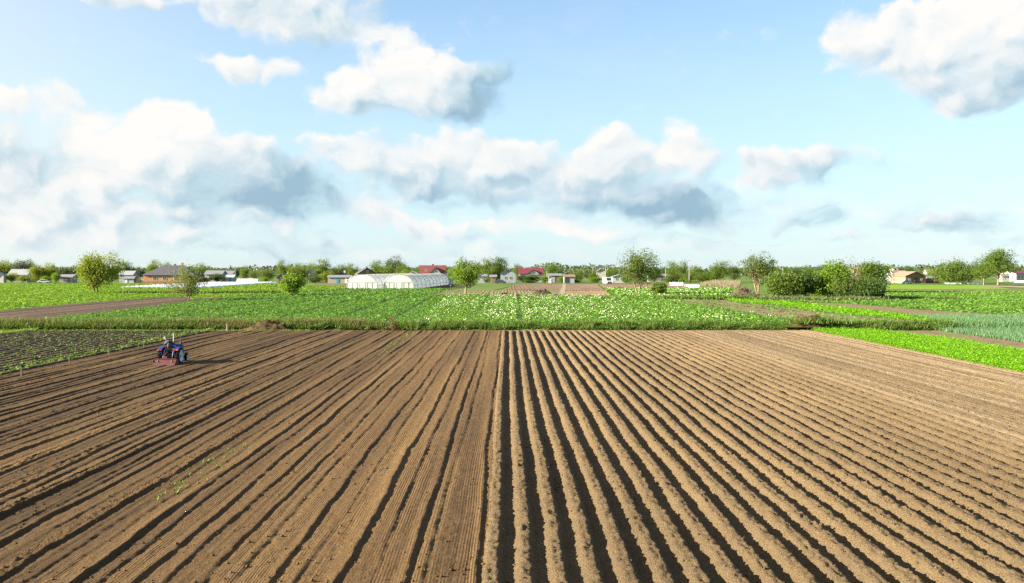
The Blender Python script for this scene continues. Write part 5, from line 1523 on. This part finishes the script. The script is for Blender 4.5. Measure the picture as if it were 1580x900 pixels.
skin_obj('trousers', tj, [(0, 1), (1, 2), (2, 3), (0, 4), (4, 5), (5, 6)], M['trousers'], dr)
for s in (-1, 1):
    skin_obj('boot', [((s * .22, .50, -.28), .06), ((s * .22, .51, -.345), .06), ((s * .22, .66, -.36), (.05, .035))], [(0, 1), (1, 2)], M['boots'], dr, 1)
hm = MB()
prof = [(.0, -.125), (.055, -.115), (.075, -.07), (.085, 0), (.088, .05), (.07, .10), (.03, .122), (.0, .125)]
nseg = 16
vs, fs = [], []
for r0, z in prof:
    for k in range(nseg):
        t = 6.283 * k / nseg
        yy = math.sin(t) * r0 * 1.15
        if z < .02 and math.sin(t) > .95: yy += .022 if -.03 < z < .03 else .006      # nose and chin
        vs.append((math.cos(t) * r0, yy, z))
for i in range(len(prof) - 1):
    for k in range(nseg):
        k2 = (k + 1) % nseg
        fs.append((i * nseg + k, i * nseg + k2, (i + 1) * nseg + k2, (i + 1) * nseg + k))
head = hm.faces(vs, fs)
for s in (-1, 1): head.box((s * .09, -.01, -.01), (.02, .04, .065))
ho = head.build('head', M['skin'], dr, smooth=True); ho.location = (-.33, .13, .73); ho.rotation_euler = (R(-30), R(-28), R(15))
cap = MB()
vs, fs = [], []
cp = [(.098, .015), (.102, .06), (.088, .11), (.05, .14), (.002, .15)]
for r0, z in cp:
    for k in range(nseg):
        t = 6.283 * k / nseg; vs.append((math.cos(t) * r0, math.sin(t) * r0 * 1.15, z))
for i in range(len(cp) - 1):
    for k in range(nseg):
        k2 = (k + 1) % nseg; fs.append((i * nseg + k, i * nseg + k2, (i + 1) * nseg + k2, (i + 1) * nseg + k))
cap.faces(vs, fs).box((0, .15, .025), (.15, .13, .016), rot=(-.2, 0, 0))
co = cap.build('cap', M['cap'], ho, smooth=False)
# hands closed on the wheel
for s, wx, wy, wz in ((-1, -.20, .43, .40), (1, .15, .43, .42)):
    hd = MB().box((wx, wy + .02, wz + .01), (.075, .08, .03))
    for k in range(4):
        fx = wx - .028 + .019 * k
        L = (.034, .040, .037, .028)[k]
        hd.tube([(fx, wy + .055, wz + .015), (fx, wy + .055 + L, wz + .005), (fx, wy + .05 + L, wz - .025), (fx, wy + .06, wz - .032)], [.0095, .009, .0085, .007], 6)
    hd.tube([(wx - s * .03, wy - .005, wz), (wx - s * .055, wy + .03, wz - .012), (wx - s * .035, wy + .062, wz - .022)], [.011, .010, .008], 6)
    hd.build('hand', M['skin'], dr, smooth=True)
